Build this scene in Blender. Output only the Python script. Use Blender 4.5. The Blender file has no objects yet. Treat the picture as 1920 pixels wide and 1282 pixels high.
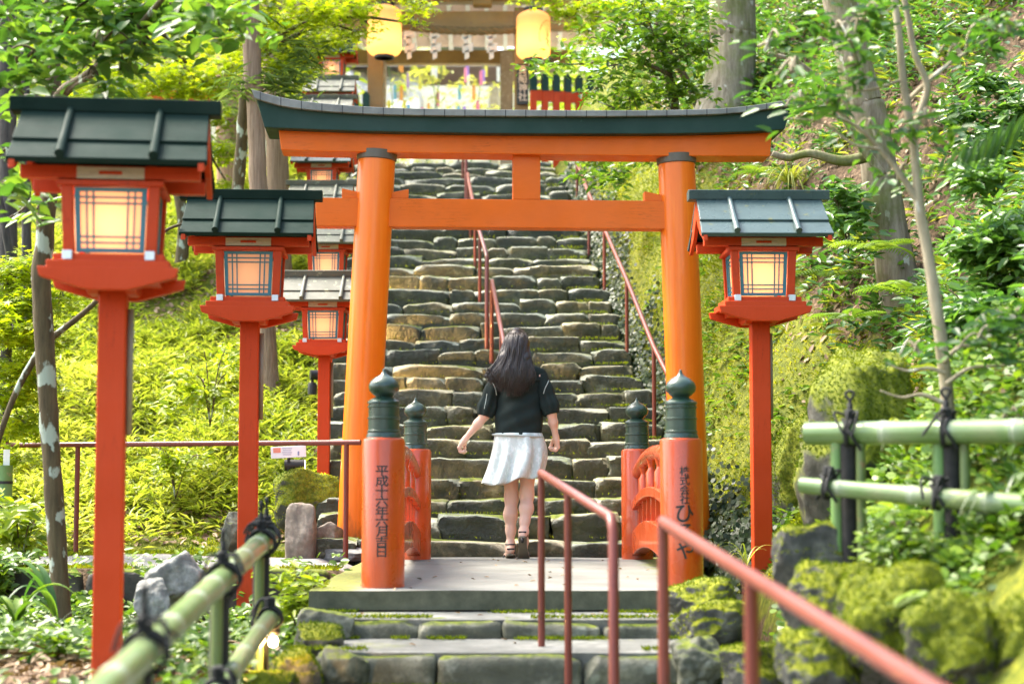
import bpy, bmesh, math, random
import numpy as np
from mathutils import Vector, Matrix, noise
R = math.radians
random.seed(7); rng = np.random.default_rng(7)
scene = bpy.context.scene
COL = scene.collection

# ---------------------------------------------------------------- camera, sky, sun, exposure
F = 3260.0                                   # focal length in photo pixels (1920 wide)
EYE = Vector((0, 0, .53))
TH = math.atan(259 / F)
cam = bpy.data.cameras.new('camera'); cam_o = bpy.data.objects.new('camera', cam); COL.objects.link(cam_o)
cam_o.location = EYE; cam_o.rotation_euler = (R(90) + TH, 0, 0)
cam.sensor_width = 36; cam.lens = 36 * F / 1920; cam.clip_start = .05; cam.clip_end = 600
cam.dof.use_dof = True; cam.dof.focus_distance = 11.6; cam.dof.aperture_fstop = 2.0
scene.camera = cam_o

SUN_EL, SUN_AZ = 56, -62                      # from the left, a little beyond the scene
world = bpy.data.worlds.new('World'); scene.world = world; world.use_nodes = True
nt = world.node_tree; nt.nodes.clear()
sky = nt.nodes.new('ShaderNodeTexSky'); sky.sky_type = 'NISHITA'; sky.sun_disc = False
sky.sun_elevation = R(SUN_EL); sky.sun_rotation = R(SUN_AZ); sky.air_density = 1.0; sky.dust_density = 3.0; sky.ozone_density = .6
bg = nt.nodes.new('ShaderNodeBackground'); bg.inputs[1].default_value = .15
wo = nt.nodes.new('ShaderNodeOutputWorld')
wb = nt.nodes.new('ShaderNodeMix'); wb.data_type = 'RGBA'; wb.blend_type = 'MULTIPLY'; wb.inputs[0].default_value = 1; wb.inputs[7].default_value = (1, .95, .84, 1)
nt.links.new(sky.outputs[0], wb.inputs[6]); nt.links.new(wb.outputs[2], bg.inputs[0]); nt.links.new(bg.outputs[0], wo.inputs[0])
sun = bpy.data.lights.new('sun', 'SUN'); sun.energy = 2.0; sun.angle = R(24); sun.color = (1, .95, .86)
sun_o = bpy.data.objects.new('sun', sun); COL.objects.link(sun_o)
sd = Vector((math.sin(R(SUN_AZ)) * math.cos(R(SUN_EL)), math.cos(R(SUN_AZ)) * math.cos(R(SUN_EL)), math.sin(R(SUN_EL))))
sun_o.rotation_euler = sd.to_track_quat('Z', 'Y').to_euler()
vs = scene.view_settings; vs.view_transform = 'Standard'; vs.look = 'None'; vs.exposure = 2.62; vs.gamma = 1
scene.render.engine = 'CYCLES'
scene.cycles.use_denoising = True
scene.cycles.max_bounces = 8; scene.cycles.diffuse_bounces = 4; scene.cycles.transmission_bounces = 6
scene.cycles.sample_clamp_indirect = 6; scene.cycles.caustics_reflective = False; scene.cycles.caustics_refractive = False

# ---------------------------------------------------------------- picture <-> place
def ray(px, py):
    x = (px - 960) / F; y = (641 - py) / F
    return Vector((x, math.cos(TH) - y * math.sin(TH), math.sin(TH) + y * math.cos(TH)))
def P(px, py, Y):
    d = ray(px, py); return EYE + d * (Y / d.y)
def on_plane(px, py, p0, n):
    d = ray(px, py); return EYE + d * ((p0 - EYE).dot(n) / d.dot(n))
def project(p):
    p = np.asarray(p, float) - np.array(EYE)
    dep = p[..., 1] * math.cos(TH) + p[..., 2] * math.sin(TH)
    up = -p[..., 1] * math.sin(TH) + p[..., 2] * math.cos(TH)
    dep = np.maximum(dep, .01)
    return 960 + F * p[..., 0] / dep, 641 - F * up / dep, dep
def in_view(p, m=260):
    x, y, d = project(p)
    return (x > -m) & (x < 1920 + m) & (y > -m) & (y < 1282 + m) & (d > .5)

# ---------------------------------------------------------------- objects
def tag(o, label=None, cat=None, group=None, kind=None):
    if label: o['label'] = label
    if cat: o['category'] = cat
    if group: o['group'] = group
    if kind: o['kind'] = kind
    return o
def empty(name, loc, label, cat, group=None, rz=0):
    o = bpy.data.objects.new(name, None); COL.objects.link(o); o.empty_display_size = .1
    o.location = loc; o.rotation_euler = (0, 0, rz)
    return tag(o, label, cat, group)
def copy_tree(o, parent=None):
    c = o.copy(); COL.objects.link(c)
    if parent is not None: c.parent = parent
    for ch in list(o.children): copy_tree(ch, c)
    return c
def link_mesh(name, me, mat, parent=None, smooth=False):
    if smooth: me.polygons.foreach_set('use_smooth', [True] * len(me.polygons))
    me.materials.append(mat)
    o = bpy.data.objects.new(name, me); COL.objects.link(o)
    if parent is not None: o.parent = parent
    return o

class MB:
    def __init__(s): s.v = []; s.f = []
    def add(s, vs, fs):
        b = len(s.v); s.v += [tuple(v) for v in vs]; s.f += [tuple(b + i for i in f) for f in fs]; return s
    def box(s, c, d, rz=0, M=None):
        hx, hy, hz = d[0] / 2, d[1] / 2, d[2] / 2
        vs = [Vector((x, y, z)) for z in (-hz, hz) for y in (-hy, hy) for x in (-hx, hx)]
        if rz: vs = [Matrix.Rotation(rz, 3, 'Z') @ v for v in vs]
        if M is not None: vs = [M @ v for v in vs]
        c = Vector(c)
        return s.add([v + c for v in vs], [(0, 2, 3, 1), (4, 5, 7, 6), (0, 1, 5, 4), (1, 3, 7, 5), (3, 2, 6, 7), (2, 0, 4, 6)])
    def hexa(s, bot, top):
        return s.add(list(bot) + list(top), [(3, 2, 1, 0), (4, 5, 6, 7), (0, 1, 5, 4), (1, 2, 6, 5), (2, 3, 7, 6), (3, 0, 4, 7)])
    def prism(s, poly, fn, a, b):
        n = len(poly)
        vs = [fn(x, y, a) for x, y in poly] + [fn(x, y, b) for x, y in poly]
        fs = [tuple(range(n - 1, -1, -1)), tuple(range(n, 2 * n))] + [(i, (i + 1) % n, n + (i + 1) % n, n + i) for i in range(n)]
        return s.add(vs, fs)
    def lathe(s, prof, c=(0, 0, 0), seg=28):
        c = Vector(c); vs = []; fs = []; n = len(prof)
        for k in range(seg):
            a = 2 * math.pi * k / seg
            for r, z in prof: vs.append(c + Vector((r * math.cos(a), r * math.sin(a), z)))
        for k in range(seg):
            k2 = (k + 1) % seg
            for i in range(n - 1): fs.append((k * n + i, k2 * n + i, k2 * n + i + 1, k * n + i + 1))
        fs.append(tuple(k * n for k in range(seg - 1, -1, -1))); fs.append(tuple(k * n + n - 1 for k in range(seg)))
        return s.add(vs, fs)
    def tube(s, pts, rad, seg=10, cap=True):
        pts = [Vector(p) for p in pts]; n = len(pts)
        rad = list(rad) if hasattr(rad, '__len__') else [rad] * n
        t0 = (pts[1] - pts[0]).normalized()
        nrm = t0.orthogonal().normalized()
        if abs(t0.z) < .9: nrm = (Vector((0, 0, 1)) - t0 * t0.z).normalized()
        vs = []; fs = []
        for i in range(n):
            t = (pts[min(i + 1, n - 1)] - pts[max(i - 1, 0)]).normalized()
            nrm = (nrm - t * nrm.dot(t)).normalized(); bn = t.cross(nrm)
            for k in range(seg):
                a = 2 * math.pi * k / seg
                vs.append(pts[i] + (nrm * math.cos(a) + bn * math.sin(a)) * rad[i])
        for i in range(n - 1):
            for k in range(seg):
                k2 = (k + 1) % seg
                fs.append((i * seg + k, i * seg + k2, (i + 1) * seg + k2, (i + 1) * seg + k))
        if cap:
            fs.append(tuple(range(seg - 1, -1, -1))); fs.append(tuple((n - 1) * seg + k for k in range(seg)))
        return s.add(vs, fs)
    def build(s, name, mat, parent=None, smooth=False, bevel=0, auto=None):
        me = bpy.data.meshes.new(name); me.from_pydata(s.v, [], s.f); me.update()
        if smooth and auto is not None:
            bm = bmesh.new(); bm.from_mesh(me)
            for f in bm.faces: f.smooth = True
            for e in bm.edges:
                if len(e.link_faces) == 2 and e.calc_face_angle(0) > R(auto): e.smooth = False
            bm.to_mesh(me); bm.free(); smooth = False
        o = link_mesh(name, me, mat, parent, smooth)
        if bevel:
            m = o.modifiers.new('bevel', 'BEVEL'); m.width = bevel; m.segments = 2; m.limit_method = 'ANGLE'; m.angle_limit = R(40)
        return o

def spline(pts, n=8):
    pts = [Vector(p) for p in pts]; out = []
    for i in range(len(pts) - 1):
        p0 = pts[max(i - 1, 0)]; p1 = pts[i]; p2 = pts[i + 1]; p3 = pts[min(i + 2, len(pts) - 1)]
        for k in range(n):
            t = k / n
            out.append(.5 * ((2 * p1) + (p2 - p0) * t + (2 * p0 - 5 * p1 + 4 * p2 - p3) * t * t + (3 * p1 - p0 - 3 * p2 + p3) * t ** 3))
    out.append(pts[-1]); return out
def lerps(vals, m):
    return list(np.interp(np.linspace(0, 1, m), np.linspace(0, 1, len(vals)), vals))

# ---------------------------------------------------------------- implicit surfaces (bodies, boulders)
class Field:
    def __init__(s, lo, hi, h):
        s.lo = np.array(lo, float); s.h = h
        s.n = np.ceil((np.array(hi) - s.lo) / h).astype(int) + 1
        s.D = np.full(s.n, 1.0, np.float32)
    def _blk(s, a, b, pad):
        i0 = np.maximum(np.floor((np.minimum(a, b) - pad - s.lo) / s.h).astype(int), 0)
        i1 = np.minimum(np.ceil((np.maximum(a, b) + pad - s.lo) / s.h).astype(int) + 1, s.n)
        if (i1 <= i0).any(): return None
        g = np.meshgrid(*[s.lo[k] + s.h * np.arange(i0[k], i1[k]) for k in range(3)], indexing='ij')
        return tuple(slice(i0[k], i1[k]) for k in range(3)), np.stack(g, -1)
    def _mix(s, sl, d, k):
        o = s.D[sl]
        if k <= 0: s.D[sl] = np.minimum(o, d); return
        h = np.maximum(k - np.abs(o - d), 0) / k
        s.D[sl] = np.minimum(o, d) - h * h * k * .25
    def cone(s, a, b, ra, rb, k=.02):
        a = np.array(a, float); b = np.array(b, float)
        q = s._blk(a, b, max(ra, rb) + k + .06)
        if q is None: return s
        sl, p = q; ab = b - a
        t = np.clip(((p - a) @ ab) / max(ab @ ab, 1e-9), 0, 1)
        d = np.linalg.norm(p - a - t[..., None] * ab, axis=-1) - (ra + (rb - ra) * t)
        s._mix(sl, d, k); return s
    def chain(s, pts, rad, k=.02):
        for i in range(len(pts) - 1): s.cone(pts[i], pts[i + 1], rad[i], rad[i + 1], k)
        return s
    def ell(s, c, r, k=.02, M=None):
        c = np.array(c, float); r = np.array(r, float); m = r.max()
        q = s._blk(c, c, m + k + .06)
        if q is None: return s
        sl, p = q; u = p - c
        if M is not None: u = u @ np.array(M)
        kk = np.linalg.norm(u / r, axis=-1); k2 = np.linalg.norm(u / (r * r), axis=-1)
        s._mix(sl, kk * (kk - 1) / np.maximum(k2, 1e-6), k); return s
    def cut(s, p0, n):
        g = np.meshgrid(*[s.lo[k] + s.h * np.arange(s.n[k]) for k in range(3)], indexing='ij')
        d = sum((g[k] - p0[k]) * n[k] for k in range(3)); s.D = np.maximum(s.D, d.astype(np.float32)); return s
    def mesh(s, name):
        D = s.D; S = D < 0
        nx, ny, nz = D.shape
        c = np.zeros((nx - 1, ny - 1, nz - 1), np.int8)
        offs = [(i, j, k) for i in (0, 1) for j in (0, 1) for k in (0, 1)]
        for i, j, k in offs: c += S[i:nx - 1 + i, j:ny - 1 + j, k:nz - 1 + k]
        act = np.argwhere((c > 0) & (c < 8))
        idx = np.full(c.shape, -1, np.int64); idx[tuple(act.T)] = np.arange(len(act))
        acc = np.zeros((len(act), 3)); cnt = np.zeros(len(act))
        for a in offs:
            for ax in range(3):
                if a[ax]: continue
                b = list(a); b[ax] = 1
                d0 = D[tuple((act + a).T)]; d1 = D[tuple((act + b).T)]
                m = (d0 < 0) != (d1 < 0)
                t = np.where(m, d0 / np.where(m, d0 - d1, 1), 0)
                p = np.array(a, float) + t[:, None] * (np.array(b) - np.array(a))
                acc[m] += p[m]; cnt[m] += 1
        V = s.lo + s.h * (act + acc / cnt[:, None])
        Q = []
        for ax in range(3):
            u, w = [(1, 2), (2, 0), (0, 1)][ax]
            sl0 = [slice(None)] * 3; sl1 = [slice(None)] * 3; sl0[ax] = slice(0, -1); sl1[ax] = slice(1, None)
            A = S[tuple(sl0)]; B = S[tuple(sl1)]
            for flip, m in ((0, A & ~B), (1, ~A & B)):
                e = np.argwhere(m)
                ok = (e[:, u] > 0) & (e[:, w] > 0) & (e[:, u] < D.shape[u] - 1) & (e[:, w] < D.shape[w] - 1); e = e[ok]
                cs = []
                for du, dw in ((0, 0), (-1, 0), (-1, -1), (0, -1)):
                    q = e.copy(); q[:, u] += du; q[:, w] += dw; cs.append(idx[tuple(q.T)])
                q = np.stack(cs, 1)
                Q.append(q[:, ::-1] if flip else q)
        Q = np.concatenate(Q)
        return np_mesh(name, V, Q)

def np_mesh(name, V, Q, attr=None):
    me = bpy.data.meshes.new(name); V = np.asarray(V, np.float32); Q = np.asarray(Q, np.int32); k = Q.shape[1]
    me.vertices.add(len(V)); me.vertices.foreach_set('co', V.ravel())
    me.loops.add(Q.size); me.loops.foreach_set('vertex_index', Q.ravel())
    me.polygons.add(len(Q)); me.polygons.foreach_set('loop_start', np.arange(0, Q.size, k, dtype=np.int32))
    if attr is not None:
        for nm, a in attr.items():
            at = me.attributes.new(nm, 'FLOAT', 'POINT'); at.data.foreach_set('value', np.asarray(a, np.float32))
    me.update(calc_edges=True); me.validate(); return me

# ---------------------------------------------------------------- materials
class N:
    def __init__(s, name):
        s.m = bpy.data.materials.new(name); s.m.use_nodes = True; s.t = s.m.node_tree; s.t.nodes.clear()
        s.out = s.n('ShaderNodeOutputMaterial')
    def n(s, typ, **kw):
        o = s.t.nodes.new(typ)
        for k, v in kw.items(): setattr(o, k, v)
        return o
    def l(s, a, b): s.t.links.new(a, b)
    def co(s): return s.n('ShaderNodeTexCoord').outputs['Object']
    def noise(s, scale, det=4, rough=.55, vec=None, dist=0):
        o = s.n('ShaderNodeTexNoise'); o.inputs['Scale'].default_value = scale; o.inputs['Detail'].default_value = det
        o.inputs['Roughness'].default_value = rough; o.inputs['Distortion'].default_value = dist
        s.l(vec if vec is not None else s.co(), o.inputs['Vector']); return o.outputs['Fac']
    def stretch(s, sc):
        o = s.n('ShaderNodeMapping'); o.inputs['Scale'].default_value = sc; s.l(s.co(), o.inputs['Vector']); return o.outputs[0]
    def ramp(s, fac, stops, interp='LINEAR'):
        o = s.n('ShaderNodeValToRGB'); e = o.color_ramp.elements; o.color_ramp.interpolation = interp
        while len(e) < len(stops): e.new(.5)
        for i, (p, c) in enumerate(stops): e[i].position = p; e[i].color = (*c, 1) if hasattr(c, '__len__') else (c, c, c, 1)
        s.l(fac, o.inputs[0]); return o.outputs[0]
    def mix(s, fac, a, b, mode='MIX'):
        o = s.n('ShaderNodeMix', data_type='RGBA', blend_type=mode)
        for sk, v in ((o.inputs[0], fac), (o.inputs[6], a), (o.inputs[7], b)):
            if hasattr(v, 'links') or isinstance(v, bpy.types.NodeSocket): s.l(v, sk)
            elif hasattr(v, '__len__'): sk.default_value = (*v, 1)
            else: sk.default_value = v
        return o.outputs[2]
    def math(s, op, a, b=0):
        o = s.n('ShaderNodeMath', operation=op)
        for sk, v in ((o.inputs[0], a), (o.inputs[1], b)):
            if isinstance(v, bpy.types.NodeSocket): s.l(v, sk)
            else: sk.default_value = v
        return o.outputs[0]
    def up(s):
        g = s.n('ShaderNodeNewGeometry'); x = s.n('ShaderNodeSeparateXYZ'); s.l(g.outputs['Normal'], x.inputs[0]); return x.outputs[2]
    def attr(s, nm): return s.n('ShaderNodeAttribute', attribute_name=nm).outputs['Fac']
    def bump(s, h, st=.3, d=.02):
        o = s.n('ShaderNodeBump'); o.inputs['Strength'].default_value = st; o.inputs['Distance'].default_value = d
        s.l(h, o.inputs['Height']); return o.outputs[0]
    def pbsdf(s, col, rough=.6, normal=None, spec=None, metal=0, coat=0):
        p = s.n('ShaderNodeBsdfPrincipled')
        for sk, v in ((p.inputs['Base Color'], col), (p.inputs['Roughness'], rough)):
            if isinstance(v, bpy.types.NodeSocket): s.l(v, sk)
            elif hasattr(v, '__len__'): sk.default_value = (*v, 1)
            else: sk.default_value = v
        if normal is not None: s.l(normal, p.inputs['Normal'])
        if spec is not None: p.inputs['Specular IOR Level'].default_value = spec
        p.inputs['Metallic'].default_value = metal; p.inputs['Coat Weight'].default_value = coat
        return p.outputs[0]
    def done(s, sh): s.l(sh, s.out.inputs[0]); return s.m

def mul(c, k): return tuple(min(1, x * k) for x in c)
def paint(name, c, rough=.42, grain=(3, 3, 22), wear=None, wear_at=.68, bump=.12, coat=0, var=.22, spec=.5, crack=.55):
    """painted timber or metal: brush grain, faded patches and a few chips or stains"""
    m = N(name)
    g = m.noise(9, 5, .6, m.stretch(grain)); b = m.noise(2.3, 4)
    col = m.ramp(b, [(.25, mul(c, 1 - var)), (.75, mul(c, 1 + var * .6))])
    col = m.mix(m.math('MULTIPLY', g, .35), col, mul(c, .62))
    ck = m.noise(2.2, 6, .62, m.stretch(tuple(q * .8 for q in grain))); ck = m.ramp(ck, [(.482, 0), (.497, 1), (.503, 1), (.518, 0)])
    ck = m.mix(1.0, ck, m.ramp(m.noise(2.7, 4), [(.50, 0), (.64, crack)]), 'MULTIPLY'); col = m.mix(ck, col, mul(c, .30))
    fd = m.ramp(m.noise(1.1, 5, .6), [(.42, 0), (.72, .30)]); col = m.mix(fd, col, tuple(min(.9, q * 1.0 + .05) for q in c))
    if wear is not None:
        w = m.ramp(m.noise(14, 6, .68), [(wear_at, 0), (wear_at + .06, 1)])
        col = m.mix(w, col, wear)
    r = m.ramp(m.noise(6, 4), [(.3, rough - .1), (.7, rough + .14)])
    return m.done(m.pbsdf(col, r, m.bump(g, bump, .01), coat=coat, spec=spec))
def stone(name, c1, c2, moss=.35, mc=((.035, .06, .006), (.17, .20, .012)), lichen=.0, rough=.75, sc=1.0, bump=.5, tinted=False):
    m = N(name)
    n1 = m.noise(5 * sc, 8, .65); n2 = m.noise(22 * sc, 6, .7); n3 = m.noise(1.6 * sc, 5, .6)
    col = m.ramp(n1, [(.3, mul(c1, .55)), (.5, c1), (.68, c2)])
    col = m.mix(m.ramp(n2, [(.35, .55), (.62, 0)]), col, mul(c1, .35))
    if lichen: col = m.mix(m.ramp(m.noise(7 * sc, 6, .6), [(.62, 0), (.70, lichen)]), col, (.34, .37, .30))
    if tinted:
        # sky-lit bright tread edges painted in by upward normal, over dark mossy risers
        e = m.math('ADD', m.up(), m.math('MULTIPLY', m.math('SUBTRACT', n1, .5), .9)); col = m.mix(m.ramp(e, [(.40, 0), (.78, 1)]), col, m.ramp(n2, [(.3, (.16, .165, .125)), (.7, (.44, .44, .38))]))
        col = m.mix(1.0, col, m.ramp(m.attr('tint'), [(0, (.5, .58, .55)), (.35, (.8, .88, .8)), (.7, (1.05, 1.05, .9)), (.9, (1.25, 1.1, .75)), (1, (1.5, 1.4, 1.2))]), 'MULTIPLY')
    mcol = m.ramp(m.noise(30 * sc, 4, .7), [(.3, mc[0]), (.7, mc[1])])
    h = m.math('ADD', m.math('MULTIPLY', m.up(), .55), m.math('MULTIPLY', n3, .8))
    h = m.math('ADD', h, m.math('MULTIPLY', n2, .25))
    h = m.math('MULTIPLY', h, .6)
    mm = m.ramp(h, [(max(0, moss * .6 - .035), 0), (min(1, moss * .6 + .04), 1)])
    col = m.mix(mm, col, mcol)
    rr = m.mix(mm, m.ramp(n2, [(.3, rough - .22), (.7, rough)]), (.95, .95, .95))
    hb = m.math('ADD', m.math('MULTIPLY', n1, 1.0), m.math('MULTIPLY', n2, .5))
    return m.done(m.pbsdf(col, rr, m.bump(hb, bump, .03), spec=.4))
def leafmat(name, stops, trans=.5, rough=.38, spec=.5, tcol=1.35):
    """stops: colours along the per-leaf tint"""
    m = N(name)
    t = m.attr('tint'); big = m.noise(.9, 3)
    f = m.math('ADD', m.math('MULTIPLY', t, .7), m.math('MULTIPLY', big, .3))
    k = len(stops)
    col = m.ramp(f, [(.12 + .76 * i / max(1, k - 1), c) for i, c in enumerate(stops)])
    p = m.pbsdf(col, rough, spec=spec)
    tr = m.n('ShaderNodeBsdfTranslucent')
    tc = m.mix(1.0, col, (tcol, tcol, tcol * .45), 'MULTIPLY'); m.l(tc, tr.inputs[0])
    mx = m.n('ShaderNodeMixShader'); mx.inputs[0].default_value = trans
    m.l(p, mx.inputs[1]); m.l(tr.outputs[0], mx.inputs[2])
    return m.done(mx.outputs[0])
def plain(name, c, rough=.5, metal=0, spec=None, var=.1, sc=12):
    m = N(name); n = m.noise(sc, 4)
    return m.done(m.pbsdf(m.ramp(n, [(.3, mul(c, 1 - var)), (.7, mul(c, 1 + var))]), rough, m.bump(n, .1, .004), spec, metal))

M = {}
M['vermilion'] = paint('vermilion_paint', (.72, .135, .005), .42, grain=(1.6, 20, 20), wear=(.40, .07, .006), wear_at=.73, var=.16, spec=.2)
M['torii_black'] = paint('dark_green_timber', (.010, .040, .029), .5, grain=(1.5, 18, 26), wear=(.03, .08, .06), wear_at=.66, spec=.2)
M['cap_grey'] = paint('weathered_cap_board', (.15, .155, .14), .6, wear=(.07, .08, .06))
M['base_dark'] = paint('pillar_collar', (.10, .085, .06), .5)
M['post_red'] = paint('bridge_vermilion', (.50, .062, .005), .3, grain=(18, 18, 2), wear=(.72, .30, .16), wear_at=.8, coat=.4, var=.15)
M['lantern_red'] = paint('lantern_red', (.54, .052, .007), .45, grain=(20, 20, 1.6), wear=(.72, .2, .12), wear_at=.79, var=.12, spec=.2)
M['bronze'] = paint('finial_bronze', (.020, .050, .035), .32, wear=(.08, .14, .10), wear_at=.66, coat=.2)
M['roof_green'] = paint('lantern_roof_green', (.0080, .024, .018), .6, grain=(2, 16, 2), wear=(.02, .04, .028), wear_at=.70, spec=.04)
M['roof_worn'] = paint('lantern_roof_worn', (.10, .105, .075), .6, grain=(2, 16, 2), wear=(.24, .26, .17), wear_at=.58, var=.4)
M['roof_blue'] = paint('lantern_roof_slate', (.05, .085, .085), .3, grain=(2, 16, 2), wear=(.11, .12, .05), wear_at=.62, var=.3, spec=.3)
M['teal'] = paint('lattice_teal', (.03, .19, .26), .5)
M['plaster'] = paint('white_plaster', (.55, .50, .42), .7)
M['metal'] = plain('corner_cap_metal', (.62, .66, .7), .35, .6)
M['conduit'] = plain('grey_conduit', (.24, .22, .16), .6)
M['rail'] = paint('handrail_brown_red', (.165, .033, .020), .40, wear=(.09, .026, .018), wear_at=.60, coat=.12, var=.2, spec=.35)
M['ink'] = plain('black_ink', (.012, .012, .011), .5)
M['rope'] = plain('black_palm_rope', (.010, .011, .011), .85, var=.5, sc=60)
M['charred'] = plain('charred_stake', (.014, .013, .012), .8, var=.6, sc=30)
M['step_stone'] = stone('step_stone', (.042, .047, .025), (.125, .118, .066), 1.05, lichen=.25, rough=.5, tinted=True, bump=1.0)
M['kerb_stone'] = stone('kerb_stone', (.085, .09, .06), (.25, .25, .185), .95, lichen=.4)
M['moss_rock'] = stone('mossy_boulder', (.05, .052, .045), (.16, .16, .13),   .72, mc=((.04, .065, .005), (.26, .27, .012)), lichen=.3)
M['moss_full'] = stone('moss_covered_boulder', (.05, .052, .04), (.12, .12, .1), .52, mc=((.035, .058, .004), (.19, .21, .012)))
M['pale_rock'] = stone('pale_rock', (.17, .175, .16), (.38, .38, .35), 1.5, lichen=.5)
M['tan_rock'] = stone('tan_rock', (.20, .16, .12), (.38, .32, .25), 1.5)
M['deck'] = stone('deck_concrete', (.15, .155, .14), (.27, .27, .25), 1.22, sc=.8, bump=.15, mc=((.08, .11, .01), (.3, .32, .02)))
M['gravel'] = stone('path_gravel', (.18, .175, .165), (.36, .35, .33), 1.5, sc=5, bump=.6)
def bamboo_mat():
    m = N('green_bamboo'); n = m.noise(4, 5, .6); g = m.noise(30, 4, .6, m.stretch((1, 1, 1)))
    col = m.ramp(n, [(.3, (.085, .16, .035)), (.52, (.14, .215, .075)), (.72, (.22, .24, .12))])
    col = m.mix(m.ramp(m.noise(11, 6, .7), [(.66, 0), (.74, .7)]), col, (.34, .24, .12))
    col = m.mix(m.math('MULTIPLY', m.attr('ring'), .8), col, (.40, .43, .33))
    return m.done(m.pbsdf(col, .33, m.bump(g, .05, .004), coat=.25))
M['bamboo'] = bamboo_mat()
M['bamboo_old'] = paint('split_bamboo_post', (.12, .17, .05), .4, grain=(12, 12, 1), wear=(.20, .13, .06), wear_at=.6)
# ---------------------------------------------------------------- terrain
STEP_PX = [1046, 1010, 965, 930, 899, 855, 825, 794, 765, 736, 711.5, 687, 662, 640.5, 614, 592, 571, 547, 526, 507, 490, 471,
           453, 433, 416, 400, 385, 370, 355, 343, 332, 322, 313]
STEP_Y = [12.1 + .355 * n for n in range(len(STEP_PX))]
STEP_Z = [P(800, STEP_PX[n], STEP_Y[n]).z for n in range(len(STEP_PX))]; STEP_Z[0] = 0.0
TOP_Y, TOP_Z = STEP_Y[-1], STEP_Z[-1]
def stair_z(Y): return np.interp(Y, STEP_Y, STEP_Z)
def stair_c(Y): return -.1 - .075 * (np.clip(Y, 12, 26) - 14)
def sstep(a, b, x):
    t = np.clip((x - a) / (b - a), 0, 1); return t * t * (3 - 2 * t)
def vnoise(X, Y, s, seed=0):
    """cheap smooth value noise on arrays"""
    x = X * s + seed * 17.3; y = Y * s - seed * 9.1
    i = np.floor(x); j = np.floor(y); fx = x - i; fy = y - j
    fx = fx * fx * (3 - 2 * fx); fy = fy * fy * (3 - 2 * fy)
    def h(a, b): q = np.sin(a * 127.1 + b * 311.7 + seed * 74.7) * 43758.5453; return q - np.floor(q)
    return (h(i, j) * (1 - fx) + h(i + 1, j) * fx) * (1 - fy) + (h(i, j + 1) * (1 - fx) + h(i + 1, j + 1) * fx) * fy - .5
def left_edge(Y): return np.where(Y < 11.5, -1.0, stair_c(Y) - 1.27)
def right_edge(Y): return np.where(Y < 8.4, 1.25, np.where(Y < 11.5, 1.38, stair_c(Y) + 1.33))
def ground_z(X, Y):
    X = np.asarray(X, float); Y = np.asarray(Y, float)
    n = vnoise(X, Y, .9, 1) * .22 + vnoise(X, Y, 2.6, 2) * .10 + vnoise(X, Y, 7, 3) * .035
    front = -.3 - .12 * np.clip(7.3 - Y, 0, 9)
    # right hillside
    d = X - right_edge(Y)
    base = np.where(Y < 12.1, np.minimum(0, front + .28), stair_z(Y))
    hill = np.clip(d, 0, 4.5) * 1.22 + np.clip(d - 4.5, 0, 60) * .62
    bank = .50 * sstep(.05, .5, d) * sstep(11.5, 14, Y)
    zr = base - .1 + hill + bank + n * sstep(.1, .9, d) * 1.5
    # left side: garden, path, bank
    ls = .27 + .44 * (Y - 13.5)
    ls = np.where(Y > 26, .27 + .44 * 12.5 + .3 * (Y - 26), ls)
    zl = np.where(Y < 10.3, np.minimum(-.3, front), np.maximum(0, ls))
    dl = left_edge(Y) - X
    zl = zl + n * np.where(Y > 13.2, 1.3, np.where(Y > 10.25, .12, .5)) + sstep(2, 8, dl) * np.clip(Y - 13, 0, 8) * .10
    # middle: stairs, bridge channel, lower steps
    zm = np.where(Y > 12.1, stair_z(Y) - .34, np.where(Y > 8.5, -.55, np.minimum(-.42, front - .1)))
    zm = np.where(Y > TOP_Y, TOP_Z, zm)
    wl = sstep(-.12, .05, dl); wr = sstep(-.1, .08, d)
    z = zm * (1 - wl) * (1 - wr) + zl * wl + zr * wr
    # level ground of the shrine yard
    yard = sstep(TOP_Y - .2, TOP_Y + .5, Y) * (1 - sstep(2.4, 3.6, np.abs(X - stair_c(Y)))) * (1 - sstep(38, 46, Y))
    return z * (1 - yard) + TOP_Z * yard
def ground_n(X, Y, e=.06):
    zx = (ground_z(X + e, Y) - ground_z(X - e, Y)) / (2 * e); zy = (ground_z(X, Y + e) - ground_z(X, Y - e)) / (2 * e)
    v = np.stack([-zx, -zy, np.ones_like(zx)], -1); return v / np.linalg.norm(v, axis=-1, keepdims=True)
def gz(x, y): return float(ground_z(np.array([x]), np.array([y]))[0])

def ground_mat():
    m = N('woodland_soil')
    litter = m.ramp(m.noise(26, 6, .72), [(.30, (.030, .019, .010)), (.47, (.085, .055, .030)), (.58, (.19, .125, .075)), (.72, (.30, .21, .14))])
    moss = m.ramp(m.noise(17, 6, .7), [(.28, (.03, .048, .006)), (.5, (.12, .145, .010)), (.72, (.28, .27, .02))])
    f = m.math('ADD', m.attr('moss'), m.math('MULTIPLY', m.math('SUBTRACT', m.noise(3.2, 5, .65), .5), 1.7))
    col = m.mix(m.ramp(f, [(.42, 0), (.58, 1)]), litter, moss)
    grav = m.ramp(m.noise(90, 4, .7), [(.3, (.2, .195, .18)), (.7, (.46, .45, .42))])
    col = m.mix(m.attr('path'), col, grav); col = m.mix(m.attr('yard'), col, (.74, .71, .66))
    hb = m.math('ADD', m.noise(24, 6, .75), m.math('MULTIPLY', m.noise(70, 3, .7), .5))
    return m.done(m.pbsdf(col, .85, m.bump(hb, .8, .04), spec=.25))
M['soil'] = ground_mat()
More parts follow.
